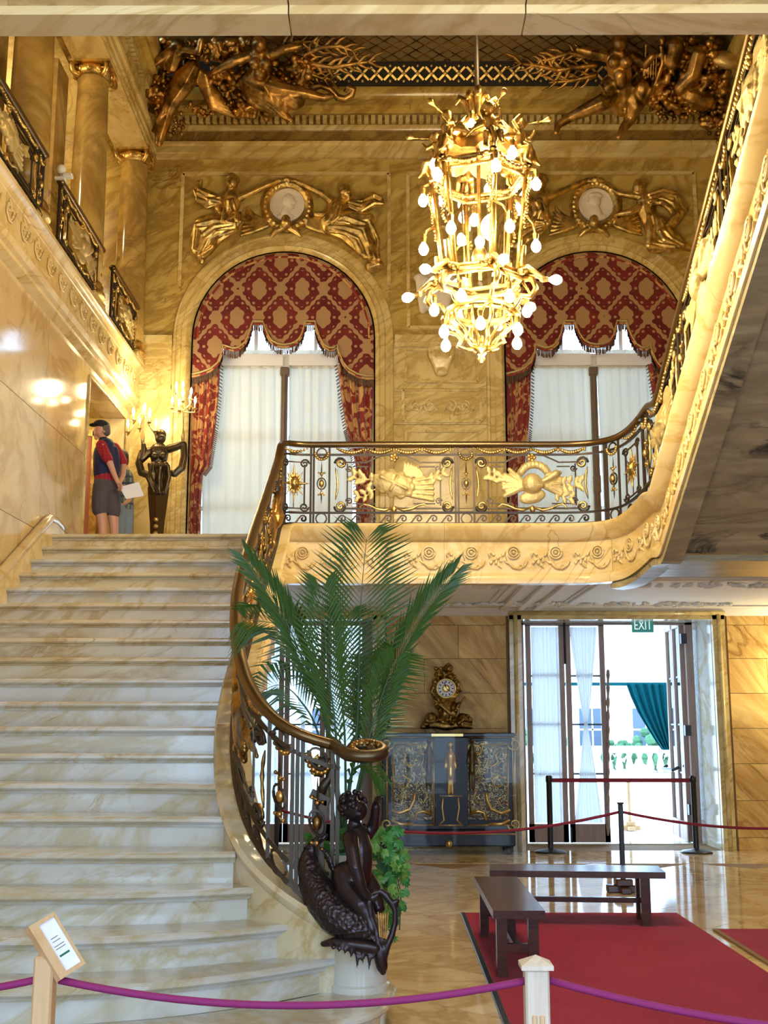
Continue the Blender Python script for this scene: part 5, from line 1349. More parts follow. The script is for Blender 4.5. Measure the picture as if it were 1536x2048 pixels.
# feather crown
for k in range(8):
    a = 2*PI*k/8; r = 1.0 if k % 2 == 0 else .7
    pts_ = [rp(a, .03, cz(255)), rp(a, .05, cz(230)), rp(a, .09*r, cz(205)), rp(a, .15*r, cz(196)), rp(a, .18*r, cz(210))]
    part('plume', MB().tube(pts_, [.02,.03,.035,.03,.012], 6), M['gold_lamp'], ch, True)
part('plume', MB().tube([(CX,CY,cz(255)),(CX,CY,cz(215)),(CX,CY,cz(185)),(CX+.03,CY-.02,cz(176))], [.03,.045,.04,.01], 7), M['gold_lamp'], ch, True)
part('crown_box', MB().lathe([(.10,cz(262)),(.15,cz(258)),(.16,cz(250)),(.14,cz(246)),(.13,cz(243))], C0, 6), M['gold_lamp'], ch)
part('crown_neck', MB().lathe([(.14,cz(292)),(.10,cz(285)),(.085,cz(272)),(.10,cz(262))], C0, 6), M['gold_lamp'], ch)
part('canopy_ring', MB().lathe([(.27,cz(300)),(.29,cz(294)),(.28,cz(288)),(.14,cz(286))], C0, 6), M['gold_lamp'], ch)
# swagged canopy
for k in range(6):
    a0_, a1_ = A6[k], A6[k]+PI/3; V = []; F = []
    for i in range(5):
        for j in range(9):
            q = j/8; p = rp(a0_, .27+.03*i/4, 0).lerp(rp(a1_, .27+.03*i/4, 0), q); sag = math.sin(PI*q)
            p.z = cz(297) + (cz(322)-cz(297))*(i/4)*(.45+.75*sag) ; d = (p-C0); d.z = 0; p += d.normalized()*(.02*math.sin(q*18)*i/4 + .03*sag*i/4); V.append(p)
    for i in range(4):
        for j in range(8): F.append((i*9+j, i*9+j+1, (i+1)*9+j+1, (i+1)*9+j))
    part('swag_drape', MB().add(V, F), M['gold_matte'], ch, True)
# cage: upper ring, ribs, panes, lower ring, basket
def ring(name, r, v, t, n=6, mat='gold'):
    P = [rp(A6[0]+2*PI*k/n, r, cz(v)) for k in range(n)]; part(name, MB().tube(P, t, 8, closed=True), M[mat], ch, True)
ring('upper_ring', .40, 352, .024); ring('upper_ring', .38, 366, .016); ring('lower_ring', .30, 552, .02); ring('lower_ring', .33, 566, .024); ring('basket_ring', .26, 622, .02, 12); ring('basket_ring', .24, 632, .014, 12)
for k in range(6):
    a = A6[k]; b = A6[k]+PI/3
    part('rib', MB().tube([rp(a,.395,cz(355)), rp(a,.36,cz(430)), rp(a,.33,cz(490)), rp(a,.305,cz(555))], [.024,.02,.018,.022], 6), M['gold_lamp'], ch, True)
    part('rib', MB().tube([rp(a+.10,.385,cz(358)), rp(a+.10,.295,cz(555))], .009, 5), M['gold_lamp'], ch, True)
    q = [rp(a,.385,cz(362)), rp(b,.385,cz(362)), rp(b,.295,cz(550)), rp(a,.295,cz(550))]
    part('glass_pane', MB().add(q, [(0,1,2,3)]), M['glass'], ch)
    # festoons along the ribs
    mb = MB()
    for j in range(14): w = j/13; mb.ell(rp(a-.06+.05*math.sin(j), .42-.05*w, cz(372+95*w)), .022*(1.1-w*.5), 6, 5)
    part('festoon', mb, M['gold_lamp'], ch, True)
    mb = MB()
    for j in range(9): w = j/8; mb.ell(rp(a+(b-a)*w, .41*math.cos(PI/6)/max(.866,math.cos((w-.5)*PI/3)), cz(345+16*math.sin(PI*w))), (.035,.035,.022), 6, 5)
    part('garland', mb, M['gold_dark'] if k % 2 else M['gold_lamp'], ch, True)
    # scrolled shoulders from canopy to ring
    part('shoulder_scroll', MB().tube([rp(a,.27,cz(296)), rp(a,.36,cz(298)), rp(a,.43,cz(310)), rp(a,.45,cz(330)), rp(a,.41,cz(345)), rp(a,.36,cz(340)), rp(a,.35,cz(325)), rp(a,.39,cz(318))], [.02,.024,.024,.022,.02,.016,.014,.012], 6), M['gold_lamp'], ch, True)
    # lower scrolled arms
    part('lower_scroll', MB().tube([rp(a,.33,cz(562)), rp(a,.42,cz(572)), rp(a,.45,cz(590)), rp(a,.40,cz(604)), rp(a,.33,cz(600)), rp(a,.30,cz(612)), rp(a,.26,cz(625))], [.022,.026,.024,.022,.02,.02,.018], 6), M['gold_lamp'], ch, True)
    part('basket_scroll', MB().tube([rp(a,.25,cz(625)), rp(a,.29,cz(640)), rp(a,.28,cz(656)), rp(a,.20,cz(664)), rp(a,.16,cz(676)), rp(a,.19,cz(688)), rp(a,.12,cz(696)), rp(a,.05,cz(698))], [.018,.02,.018,.016,.018,.018,.016,.014], 6), M['gold_lamp'], ch, True)
    part('basket_scroll', MB().tube([rp(a+.5,.25,cz(630)), rp(a+.5,.26,cz(650)), rp(a+.5,.17,cz(668)), rp(a+.5,.10,cz(684)), rp(a+.5,.08,cz(695))], [.012,.014,.014,.012,.012], 6), M['gold_lamp'], ch, True)
    mb = MB()
    for j in range(5): mb.ell(rp(a+(j-2)*.10, .36, cz(552+4*abs(j-2))), (.04,.04,.03), 6, 5)
    capsule(mb, rp(a,.38,cz(548)), rp(a,.52,cz(572)), .03, .016, 7); capsule(mb, rp(a,.34,cz(540)), rp(a,.36,cz(505)), .03, .018, 7)
    part('acanthus_leaf', mb, M['gold_lamp'], ch, True)
part('finial', MB().lathe([(.02,cz(727)),(.028,cz(722)),(.03,cz(717)),(.016,cz(711)),(.022,cz(706)),(.06,cz(700)),(.075,cz(696)),(.06,cz(690)),(.02,cz(684))], C0, 16), M['gold_lamp'], ch, True)
part('inner_stem', MB().tube([(CX,CY,cz(300)),(CX,CY,cz(560))], .016, 8).lathe([(.02,cz(545)),(.06,cz(530)),(.07,cz(515)),(.05,cz(500)),(.025,cz(492))], C0, 10), M['gold_lamp'], ch, True)
# cherubs with trumpets
mb = MB()
def cp_(x, y, z): return Vector((x, y, z))                # local: x outward, z up
chain(mb, [(cp_(.0,0,.30),.045),(cp_(.0,0,.31),.045)]); chain(mb, [(cp_(-.005,0,.25),.022),(cp_(-.01,0,.20),.048),(cp_(-.02,0,.12),.045),(cp_(-.01,0,.06),.05)])
chain(mb, [(cp_(-.01,.03,.06),.036),(cp_(.07,.05,.07),.030),(cp_(.10,.05,-.02),.022),(cp_(.13,.05,-.05),.014)]); chain(mb, [(cp_(-.01,-.03,.06),.036),(cp_(.06,-.06,.05),.030),(cp_(.04,-.06,-.04),.022),(cp_(.08,-.06,-.07),.014)])
chain(mb, [(cp_(-.01,.05,.22),.022),(cp_(.06,.06,.18),.018),(cp_(.10,.04,.24),.013)]); chain(mb, [(cp_(-.01,-.05,.22),.022),(cp_(-.05,-.06,.30),.018),(cp_(.0,-.04,.36),.013)])
chain(mb, [(cp_(.05,.01,.295),.007),(cp_(.17,.03,.31),.009),(cp_(.22,.04,.325),.028)])
for sg in (-1, 1):
    for j in range(4): chain(mb, [(cp_(-.04,sg*.02,.20),.022),(cp_(-.10,sg*(.05+.02*j),.26-.03*j),.02),(cp_(-.15,sg*(.07+.03*j),.33-.07*j),.008)])
CHER = remesh(mb, .0085, 1); CHER.materials.clear(); CHER.materials.append(M['gold_lamp'])
for k in range(6):
    a = A6[k]+.0; o = link(bpy.data.objects.new('cherub', CHER), ch); o.matrix_parent_inverse = Matrix.Translation(ch.location).inverted()
    o.location = rp(a, .36, cz(330)); o.rotation_euler = (0, 0, a)
# bulbs
bme = MB().lathe([(.002,-.052),(.018,-.046),(.030,-.028),(.032,-.012),(.026,.008),(.014,.026),(.011,.036)], (0,0,0), 14).mesh('bulb'); bme.materials.append(M['bulb'])
bme.polygons.foreach_set('use_smooth', [True]*len(bme.polygons))
sme = MB().lathe([(.013,.03),(.016,.04),(.02,.07),(.012,.09)], (0,0,0), 8).mesh('socket'); sme.materials.append(M['gold_lamp'])
def bulb(p, tilt=0, az=0):
    for nm, me in (('bulb', bme), ('socket', sme)):
        o = link(bpy.data.objects.new(nm, me), ch); o.matrix_parent_inverse = Matrix.Translation(ch.location).inverted()
        o.location = p; o.scale = (1.25,)*3; o.rotation_euler = (Matrix.Rotation(az, 4, 'Z') @ Matrix.Rotation(tilt, 4, 'Y')).to_euler()
for k in range(6):
    a = A6[k]
    bulb(rp(a, .47, cz(382))); part('bulb_arm', MB().tube([rp(a,.40,cz(352)), rp(a,.46,cz(356)), rp(a,.47,cz(366))], .012, 6), M['gold_lamp'], ch, True)
    bulb(rp(a+.25, .45, cz(492))); part('bulb_arm', MB().tube([rp(a,.37,cz(440)), rp(a+.15,.43,cz(455)), rp(a+.25,.45,cz(476))], .010, 6), M['gold_lamp'], ch, True)
    bulb(rp(a, .59, cz(577)), -PI/2*.9, a); part('bulb_arm', MB().tube([rp(a,.36,cz(560)), rp(a,.45,cz(566)), rp(a,.52,cz(575))], .014, 6), M['gold_lamp'], ch, True)
    bulb(rp(a+.35, .37, cz(618))); part('bulb_arm', MB().tube([rp(a+.2,.33,cz(566)), rp(a+.3,.39,cz(585)), rp(a+.35,.37,cz(604))], .011, 6), M['gold_lamp'], ch, True)
    bulb(rp(a-.3, .33, cz(672))); part('bulb_arm', MB().tube([rp(a,.27,cz(625)), rp(a-.2,.33,cz(640)), rp(a-.3,.33,cz(658))], .012, 6), M['gold_lamp'], ch, True)
    if k % 3: bulb(rp(a+.5, .19, cz(270)))
    bulb(rp(a+PI/6, .37, cz(335))) if k % 2 else None
bulb(Vector((CX, CY-.02, cz(490))), PI, 0); bulb(Vector((CX-.04, CY, cz(437))))
for k in range(3): point_light('chandelier_light', tuple(rp(2*PI*k/3+.4, .62, cz(470))), 32, WARM, .12)
point_light('chandelier_light', (CX, CY-.1, cz(740)), 25, WARM, .12); point_light('chandelier_light', (CX+.25, CY-.3, cz(190)), 40, WARM, .15)
# ------------------------------------------------------------------ bronze newel figure
YN = 6.55
nt = thing('newel_sculpture', 'dark bronze child riding a dolphin with a gilt stringed lyre, on the stair newel', 'sculpture', (-.165, 6.62, .47))
s = Sculpt(YN)
s.ch([(745,1866,26,.06),(728,1856,34,.08),(700,1846,38,.08),(672,1830,39,.06),(646,1800,37,.02),(628,1768,31,-.02),(618,1736,24,-.05),(617,1708,17,-.07),(628,1686,10,-.08),(650,1672,7,-.08)], 12)
s.ch([(752,1876,16,.12),(772,1884,9,.14)]); s.ch([(735,1834,6,.12),(712,1818,9,.1),(680,1800,10,.06),(662,1785,4,.04)])
for k in range(5): s.ch([(648+k*3,1700+k*8,5,.0),(660+k*3,1716+k*8,4,.02),(664+k*3,1734+k*8,2,.02)], 6)
part('dolphin', s.out(.010, 2), M['bronze_scale'], nt)
s = Sculpt(YN)
s.ch([(707,1614,25,.02)]); s.el(716, 1620, 19, 22, 20, .05)
s.ch([(709,1644,13,.0),(711,1656,16,0)]); s.ch([(713,1672,25,0),(719,1700,27,.02),(719,1727,27,.02),(711,1754,30,.02)], 12)
s.ch([(690,1752,29,.0),(698,1780,29,.04),(722,1808,24,.1),(738,1838,15,.12),(744,1858,10,.14)], 12); s.ch([(722,1754,27,-.05),(744,1785,23,-.05),(756,1815,15,-.02)], 12)
s.ch([(701,1676,17,.10),(705,1700,15,.16),(711,1734,13.5,.20),(719,1762,11.5,.20),(727,1784,9,.19),(735,1792,9,.18)], 12)
for k in range(5): s.ch([(736+k*2.5,1794-k*1,3.4,.18),(744+k*3,1800-k*3,3,.19),(747+k*3,1806-k*3,2.4,.18)], 6)
s.ch([(732,1670,15,-.06),(746,1652,13,-.05),(750,1632,11,-.02),(752,1614,10,.0)], 12)
for k in range(5): s.ch([(748+k*2,1606,3.4,.0+.012*k),(752+k*3,1596-k,3,.01+.012*k),(756+k*2,1592+k,2.6,.02+.01*k)], 6)
for e in (-1, 1): s.ch([(716+e*6, 1614, 2.2, .105)])
s.ch([(719,1620,3.2,.115)]); s.ch([(713,1630,2,.10),(721,1630,2,.10)]); s.ch([(694,1618,5,.04)])
part('child_figure', s.out(.0075, 2), M['bronze'], nt)
mb = MB(); rr = random.Random(2); c = atY(706, 1610, YN); c.y -= .02
for k in range(90):
    d = Vector((rr.gauss(0,1), rr.gauss(0,1), rr.gauss(0,1))).normalized()
    if d.z < -.35 and d.y < 0: continue
    if d.x > .1 and d.y < -.2 and d.z < .4: continue
    mb.ell(c + d*.071, .017, 6, 5)
part('curly_hair', mb, M['bronze'], nt, True)
# lyre and shell foot
s = Sculpt(YN-.14)
s.ch([(748,1786,8,.0),(738,1806,9,.0),(742,1835,8,.0),(752,1862,8,.0),(756,1885,9,.0),(760,1910,14,-.01),(764,1932,13,-.02),(766,1944,7,-.02)], 8)
s.ch([(765,1785,7,.0),(779,1800,7,.0),(790,1820,6,.0),(790,1845,6,.0),(784,1870,7,.0),(774,1892,8,.0),(766,1915,10,-.01)], 8)
s.ch([(744,1790,6,.0),(760,1782,7,.0),(775,1790,6,.0)]); s.ch([(786,1806,5,0),(796,1800,4,0),(794,1812,3,0)])
s.el(760, 1900, 16, 12, 9, 0); part('lyre_frame', s.out(.008, 1), M['bronze'], nt)
for k in range(5):
    a = atY(756+k*5, 1828-abs(k-2)*2, YN-.16); b = atY(760+k*3, 1882, YN-.15); part('lyre_string', MB().tube([a, b], .0045, 5), M['gold'], nt)
s = Sculpt(YN-.10)
s.ch([(646,1888,6,0),(668,1884,10,.02),(700,1888,12,.04),(730,1892,12,.05),(752,1896,10,.05)], 8)
for k, (u, L) in enumerate(((664,12),(676,16),(688,20),(700,28),(712,48),(724,38),(736,52),(746,30))): s.ch([(u,1888,6,.03),(u+3,1888+L*.5,5,.06),(u+2,1888+L,2,.07)], 6)
part('shell_foot', s.out(.008, 1), M['bronze'], nt)
# iron newel post and scroll bracket that carry the handrail end
pz = lambda u, v: atY(u, v, 6.66)
pl = part('newel_post', MB().bar(pz(640,1790), pz(637,1640), .055, .05).bar(pz(637,1645), pz(640,1600), .08, .06).bar(pz(622,1586), pz(658,1604), .06, .05), M['iron'], lrail)
P = [pz(*q) for q in ((640,1592),(648,1570),(660,1556),(664,1538),(655,1522),(640,1520),(630,1532),(634,1548),(646,1550))]
part('newel_bracket', MB().tube(P, [.03,.028,.026,.026,.026,.024,.022,.02,.016], 8), M['iron'], lrail, True)
P = [pz(*q) for q in ((618,1500),(622,1522),(634,1512),(640,1530),(628,1550),(620,1540))]
part('bracket_leaf', MB().tube(P, [.012,.02,.018,.02,.016,.008], 7), M['gold_dark'], lrail, True)

# ------------------------------------------------------------------ palm in porcelain pot, ivy
PX, PY = -.27, 7.15
zr = atY(690, 1706, PY-.14).z; zb0 = atY(690, 1796, PY-.14).z
pt = thing('planter', 'white porcelain planter painted with green sprigs, behind the bronze newel figure', 'planter', (PX, PY, 0))
part('pot', MB().lathe([(.11,zb0-.05),(.125,zb0),(.150,zb0+.15),(.158,zr-.05),(.170,zr-.03),(.172,zr),(.155,zr),(.14,zr-.06),(.02,zr-.06)], (PX,PY,0), 28), M['pot'], pt, 'auto')
part('rim_band', MB().tube([(PX+.171*math.cos(a), PY+.171*math.sin(a), zr-.005) for a in np.linspace(0, 2*PI, 28, endpoint=False)], .006, 6, closed=True), M['pot_green'], pt, True)
part('soil', MB().lathe([(.14,zr-.07),(.14,zr-.045)], (PX,PY,0), 20), M['dark'], pt)
rr = random.Random(4)
for k in range(16):
    a = rr.uniform(PI*.9, PI*2.0); z = rr.uniform(zb0+.06, zr-.1); mb = MB(); r0 = .128+.035*(z-zb0)/(zr-zb0)+.012
    for j in range(4): b = a+rr.uniform(-.12,.12); mb.ell((PX+r0*math.cos(b), PY+r0*math.sin(b), z+rr.uniform(-.03,.03)), (.010,.006,.012), 6, 4)
    part('painted_sprig', mb, M['pot_green'], pt, True)
part('stand', MB().lathe([(.16,0),(.16,.04),(.07,.08),(.06,zb0-.12),(.12,zb0-.07),(.13,zb0-.045)], (PX,PY,0), 20), M['iron'], pt, 'auto')
pm = thing('palm', 'tall green feather palm rising behind the stair newel', 'palm', (PX, PY, zr-.05))
def frond(pts, n, length, spread, droop, seed, Y0=PY):
    rr = random.Random(seed); P = [Vector((PX+rr.uniform(-.03,.03), PY, zr-.05))] + [atY(u, v, Y0+dy) for u, v, dy in pts]
    C = []
    for a in range(len(P)-1):                        # smooth the rib
        p0, p1, p2, p3 = P[max(a-1,0)], P[a], P[a+1], P[min(a+2,len(P)-1)]
        for k in range(8):
            q = k/8; C.append(.5*((2*p1)+(p2-p0)*q+(2*p0-5*p1+4*p2-p3)*q*q+(3*p1-p0-3*p2+p3)*q**3))
    C.append(P[-1]); m = len(C)
    fo = thing_part('frond', pm)
    part('rib', MB().tube(C, [max(.0025, .011*(1-i/m)) for i in range(m)], 5), M['stem'], fo, True)
    mb = MB()
    for i in range(n):
        q = .30+.70*i/(n-1); x = q*(m-1); j = min(int(x), m-2); p = C[j].lerp(C[j+1], x-j); t = (C[j+1]-C[j]).normalized()
        side = t.cross(Vector((0,-1,0))).normalized(); L = length*(.45+.75*math.sin(PI*min(1, (q-.30)/.75)**.8))*rr.uniform(.85,1.1)
        for sg in (-1, 1):
            d = (t*math.cos(spread)+side*sg*math.sin(spread)+Vector((0, -rr.uniform(.0,.25), 0))).normalized()
            mid = p+d*L*.5+Vector((0,0,.01)); e = p+d*L+Vector((0,0,-droop*L)); wv = d.cross(Vector((0,-1,.3))).normalized()*.0095
            up = Vector((0,-.004,.003))
            mb.add([p, mid+wv, e, mid-wv, mid+up], [(0,1,4),(1,2,4),(2,3,4),(3,0,4)])
    o = part('leaflets', mb, M['leaf_dark'], fo); o['kind'] = 'stuff'
frond([(712,1480,.05),(718,1330,0),(722,1200,-.05),(733,1078,-.15)], 35, .42, .80, .10, 1)
frond([(655,1450,0),(608,1325,-.05),(560,1220,-.1),(500,1128,-.15)], 33, .30, .30, .08, 2)
frond([(748,1480,.05),(790,1335,.05),(842,1232,0),(906,1150,0)], 33, .30, .30, .08, 3)
frond([(672,1470,-.1),(655,1330,-.15),(645,1185,-.2)], 30, .34, .55, .12, 4)
frond([(648,1430,.1),(602,1310,.15),(558,1252,.1),(492,1240,0)], 30, .30, .75, .30, 5)
frond([(690,1480,.1),(682,1370,.15),(690,1240,.1)], 30, .36, .75, .15, 6)
frond([(735,1490,-.05),(768,1380,-.1),(790,1320,-.15)], 29, .30, .65, .30, 7)
frond([(640,1480,.15),(600,1400,.2),(560,1370,.2),(520,1385,.2)], 26, .28, .8, .4, 8)
frond([(730,1520,.1),(742,1440,.2),(735,1330,.25)], 29, .30, .8, .2, 9)
frond([(700,1560,-.1),(730,1530,-.2),(765,1560,-.25)], 15, .14, .5, .5, 10)
iv = thing('ivy', 'bright green ivy trailing out of the planter beside the bronze figure', 'ivy', (PX+.2, PY-.15, zr-.05))
lm = MB().add([(0,0,-.5),(.28,.05,-.42),(.52,-.06,-.12),(.26,.02,.08),(.34,-.05,.42),(.10,.03,.28),(0,-.10,.60),(-.10,.03,.28),(-.34,-.05,.42),(-.26,.02,.08),(-.52,-.06,-.12),(-.28,.05,-.42),(0,.06,-.05)],
     [(12,i,(i+1) % 12) for i in range(12)])
LM = []
for mn in ('leaf', 'leaf2'): me = lm.mesh('leaf'); me.materials.append(M[mn]); LM.append(me)
rr = random.Random(9)
ARE = [(745,1660,805,1720,40),(755,1700,815,1790,50),(770,1780,805,1850,20),(775,1840,795,1890,8),(600,1670,660,1720,22),(670,1660,720,1700,18),(595,1720,625,1790,10),(740,1740,780,1800,14)]
for u0, v0, u1, v1, n in ARE:
    for k in range(n):
        u, v = rr.uniform(u0, u1), rr.uniform(v0, v1); p = atY(u, v, 6.95+rr.uniform(-.12,.15)); s_ = rr.uniform(.045,.075)
        o = link(bpy.data.objects.new('leaf', LM[rr.random() < .35]), iv); o.matrix_parent_inverse = Matrix.Translation(iv.location).inverted()
        o.location = p; o.rotation_euler = (rr.uniform(-.7,.7), rr.uniform(PI-1.2, PI+1.2), rr.uniform(-.8,.8)); o.scale = (s_, s_, s_)
for k in range(9):
    q = [Vector((PX+.05, PY-.1, zr)), atY(740+k*6, 1690+k*4, 6.98), atY(762+k*5, 1740+k*6, 6.95), atY(775+k*3, 1780+k*10, 6.93)]
    part('vine', MB().tube(q, .004, 4), M['stem'], iv)

# ------------------------------------------------------------------ inlaid cabinet under an acrylic case, with the clock
KY = 14.72
kx0, kx1 = atY(764, 1600, KY).x, atY(1026, 1600, KY).x; kz = atY(900, 1466, KY).z
kc = (kx0+kx1)/2
cab = thing('cabinet', 'black lacquer and brass inlaid cabinet under an acrylic cover against the far wall', 'cabinet', (kc, KY+.2, 0))
def kp(u, v, d=0): p = atY(u, v, KY); p.y = KY-d; return p
part('plinth', MB().bbox(kx0-.02, kx1+.02, KY-.02, 15.18, .10, .30, .015), M['ebony'], cab)
part('body', MB().bbox(kx0, kx1, KY, 15.18, .30, kz-.06, .01), M['ebony'], cab)
part('top', MB().bbox(kx0-.04, kx1+.04, KY-.05, 15.19, kz-.05, kz, .012), M['ebony'], cab)
part('top_plaque', MB().bbox(kp(862,1465).x, kp(926,1465).x, KY-.06, KY-.04, kz-.045, kz-.005, .004), M['brass'], cab)
for sx_ in (0, 1):
    for q in range(2): x = (kx0+.06) if sx_ == 0 else (kx1-.06); part('foot', MB().lathe([(.03,0),(.055,.03),(.05,.07),(.03,.10)], (x, KY+.05 if q == 0 else 15.1, 0), 10), M['iron'], cab, True)
def dpanel(u0, u1, v0, v1, mat, d=.012):
    a = kp(u0, v1); b = kp(u1, v0); part('veneer_panel', MB().bbox(a.x, b.x, KY-d, KY+.01, a.z, b.z, .004), M[mat], cab)
dpanel(782, 868, 1482, 1640, 'tort'); dpanel(936, 1014, 1482, 1640, 'tort'); dpanel(870, 934, 1475, 1650, 'ebony', .03)
def inlay(pts, r=.012, mirror=True):
    for mm in ((0, 1) if mirror else (0,)):
        Q = [kp((u if mm == 0 else 2*901-u), v, .018) for u, v in pts]; part('brass_inlay', MB().tube(Q, r*1.25, 6), M['brass'], cab, True)
inlay([(774,1480),(774,1640)], .010); inlay([(786,1490),(786,1632),(862,1632),(862,1490),(786,1490)], .008)
inlay([(782,1620),(800,1626),(820,1618),(828,1600),(830,1585)], .022); inlay([(830,1640),(834,1625),(846,1622),(862,1628),(858,1618)], .018); inlay([(783,1640),(800,1648),(826,1648)], .02)
inlay([(800,1500),(812,1510),(806,1524),(816,1532),(830,1530),(826,1518)], .010); inlay([(790,1560),(806,1550),(820,1560),(812,1575),(798,1572)], .009); inlay([(838,1500),(850,1512),(842,1530),(852,1548),(840,1560)], .009)
inlay([(942,1500),(950,1490),(962,1496),(960,1508),(950,1510)], .009, True); inlay([(795,1590),(806,1598),(802,1610),(792,1606)], .009); inlay([(846,1575),(854,1590),(848,1606),(838,1600)], .009)
inlay([(770,1474),(866,1474)], .010); inlay([(770,1650),(866,1650)], .010); inlay([(770,1668),(1030,1668)], .008, False); inlay([(868,1476),(868,1650)], .009)
inlay([(886,1595),(884,1615),(888,1640),(880,1648)], .014); inlay([(876,1650),(926,1650)], .012, False); inlay([(878,1592),(924,1592)], .012, False)
for cu, cv in ((774,1488),(774,1648)):
    for mm in (0, 1):
        sp = [kp((cu+14*(1-j/14*.8)*math.cos(j*.6)) if mm == 0 else 2*901-(cu+14*(1-j/14*.8)*math.cos(j*.6)), cv+14*(1-j/14*.8)*math.sin(j*.6), .03) for j in range(15)]
        part('corner_mount', MB().tube(sp, .012, 6), M['brass'], cab, True)
for u in (858, 901, 944):                            # little gilt term figures
    s = Sculpt(KY-.04); r = 1.0 if u == 901 else .8; v0 = 1490 if u == 901 else 1482
    s.ch([(u,v0,7*r,.02)]); s.ch([(u,v0+10,5*r,.01),(u,v0+22,11*r,.0),(u,v0+45,8*r,.0),(u,v0+60,9*r,0)]); s.ch([(u-8*r,v0+22,4*r,.01),(u-11*r,v0+45,3*r,.02)]); s.ch([(u+8*r,v0+22,4*r,.01),(u+11*r,v0+45,3*r,.02)]); s.ch([(u-3,v0+62,5*r,0),(u-4,v0+98,3*r,0)]); s.ch([(u+3,v0+62,5*r,0),(u+4,v0+98,3*r,0)])
    part('term_figure', s.out(.012, 1), M['bronze_green'] if u != 901 else M['brass'], cab)
s = Sculpt(KY-.03); s.ch([(898,1688,8,.01)]); part('plinth_mask', s.mb, M['brass'], cab, True)
ax0, ax1, az1 = kx0-.10, kx1+.09, kz-.005
cv_ = thing('display_cover', 'clear acrylic cover standing in front of the black inlaid cabinet', 'cover', (kc, KY-.12, 0))
part('front_sheet', MB().add([(ax0,KY-.12,0),(ax1,KY-.12,0),(ax1,KY-.12,az1),(ax0,KY-.12,az1)], [(0,1,2,3)]), M['acrylic'], cv_); part('side_sheet', MB().box(ax0, ax0+.01, KY-.12, 15.17, 0.002, az1), M['acrylic'], cv_); part('side_sheet', MB().box(ax1-.01, ax1, KY-.12, 15.17, 0.002, az1), M['acrylic'], cv_)
CLY = 14.95
ck = thing('mantel_clock', 'ornate gilt bronze rococo clock standing on the black cabinet', 'clock', (atY(893, 1460, CLY).x, CLY, kz))
s = Sculpt(CLY)
s.ch([(845,1454,5,.04),(868,1450,8,.06),(893,1453,9,.07),(918,1450,8,.06),(942,1454,5,.04)]); s.ch([(848,1446,5,0),(893,1444,12,0),(940,1446,5,0)])
s.ch([(862,1436,12,.02)]); s.ch([(925,1436,11,.02),(938,1440,8,.02)]); s.ch([(893,1440,18,0),(892,1415,16,0),(891,1395,24,0)])
for k in range(12): a = 2*PI*k/12; s.ch([(891+24*math.cos(a), 1376+25*math.sin(a), 7, .0)])
s.ch([(891,1376,20,0)])
s.ch([(891,1350,12,0),(893,1338,8,.02),(897,1330,5,.03)]); s.ch([(900,1348,6,.02),(910,1356,5,0)]); s.ch([(917,1368,6,0),(920,1380,5,0)])
filler(s, [(865,1395,920,1445),(872,1335,905,1358),(850,1430,935,1450)], 46, (2,5), (0,.10), 8)
s.ch([(868,1400,3,.1),(905,1430,3,.1)]); s.ch([(930,1395,2.5,.05),(905,1425,3,.1)]); s.ch([(862,1380,2.5,.02),(878,1420,3,.05)])
part('case', s.out(.011, 1), metal('dull_gilt_clock', (.42,.27,.08), .4, .3, 20), ck)
d0_ = atY(892, 1377, CLY-.20); dl = MB().lathe([(.112,0),(.112,.01),(.10,.015),(.0,.02)], (0,0,0), 28); dl.v = [(d0_.x+a, d0_.y-c, d0_.z+b) for a, b, c in dl.v]
part('dial', dl, M['paper'], ck)
for k in range(12):
    a = 2*PI*k/12; part('hour_mark', MB().bar((d0_.x+.072*math.sin(a), d0_.y-.022, d0_.z+.072*math.cos(a)), (d0_.x+.096*math.sin(a), d0_.y-.022, d0_.z+.096*math.cos(a)), .012, .006, (0,1,0)), M['dark'], ck)
part('bezel', MB().tube([(d0_.x+.116*math.cos(a), d0_.y-.012, d0_.z+.116*math.sin(a)) for a in np.linspace(0, 2*PI, 28, endpoint=False)], .013, 6, closed=True), M['brass'], ck, True)
part('dial_centre', MB().ell((d0_.x, d0_.y-.02, d0_.z), (.05,.008,.05), 14, 6), M['brass'], ck, True)
for a, L in ((-.25, .085), (2.2, .06)): part('clock_hand', MB().bar((d0_.x, d0_.y-.032, d0_.z), (d0_.x+L*math.sin(a), d0_.y-.032, d0_.z+L*math.cos(a)), .010, .004, (0,1,0)), M['dark'], ck)

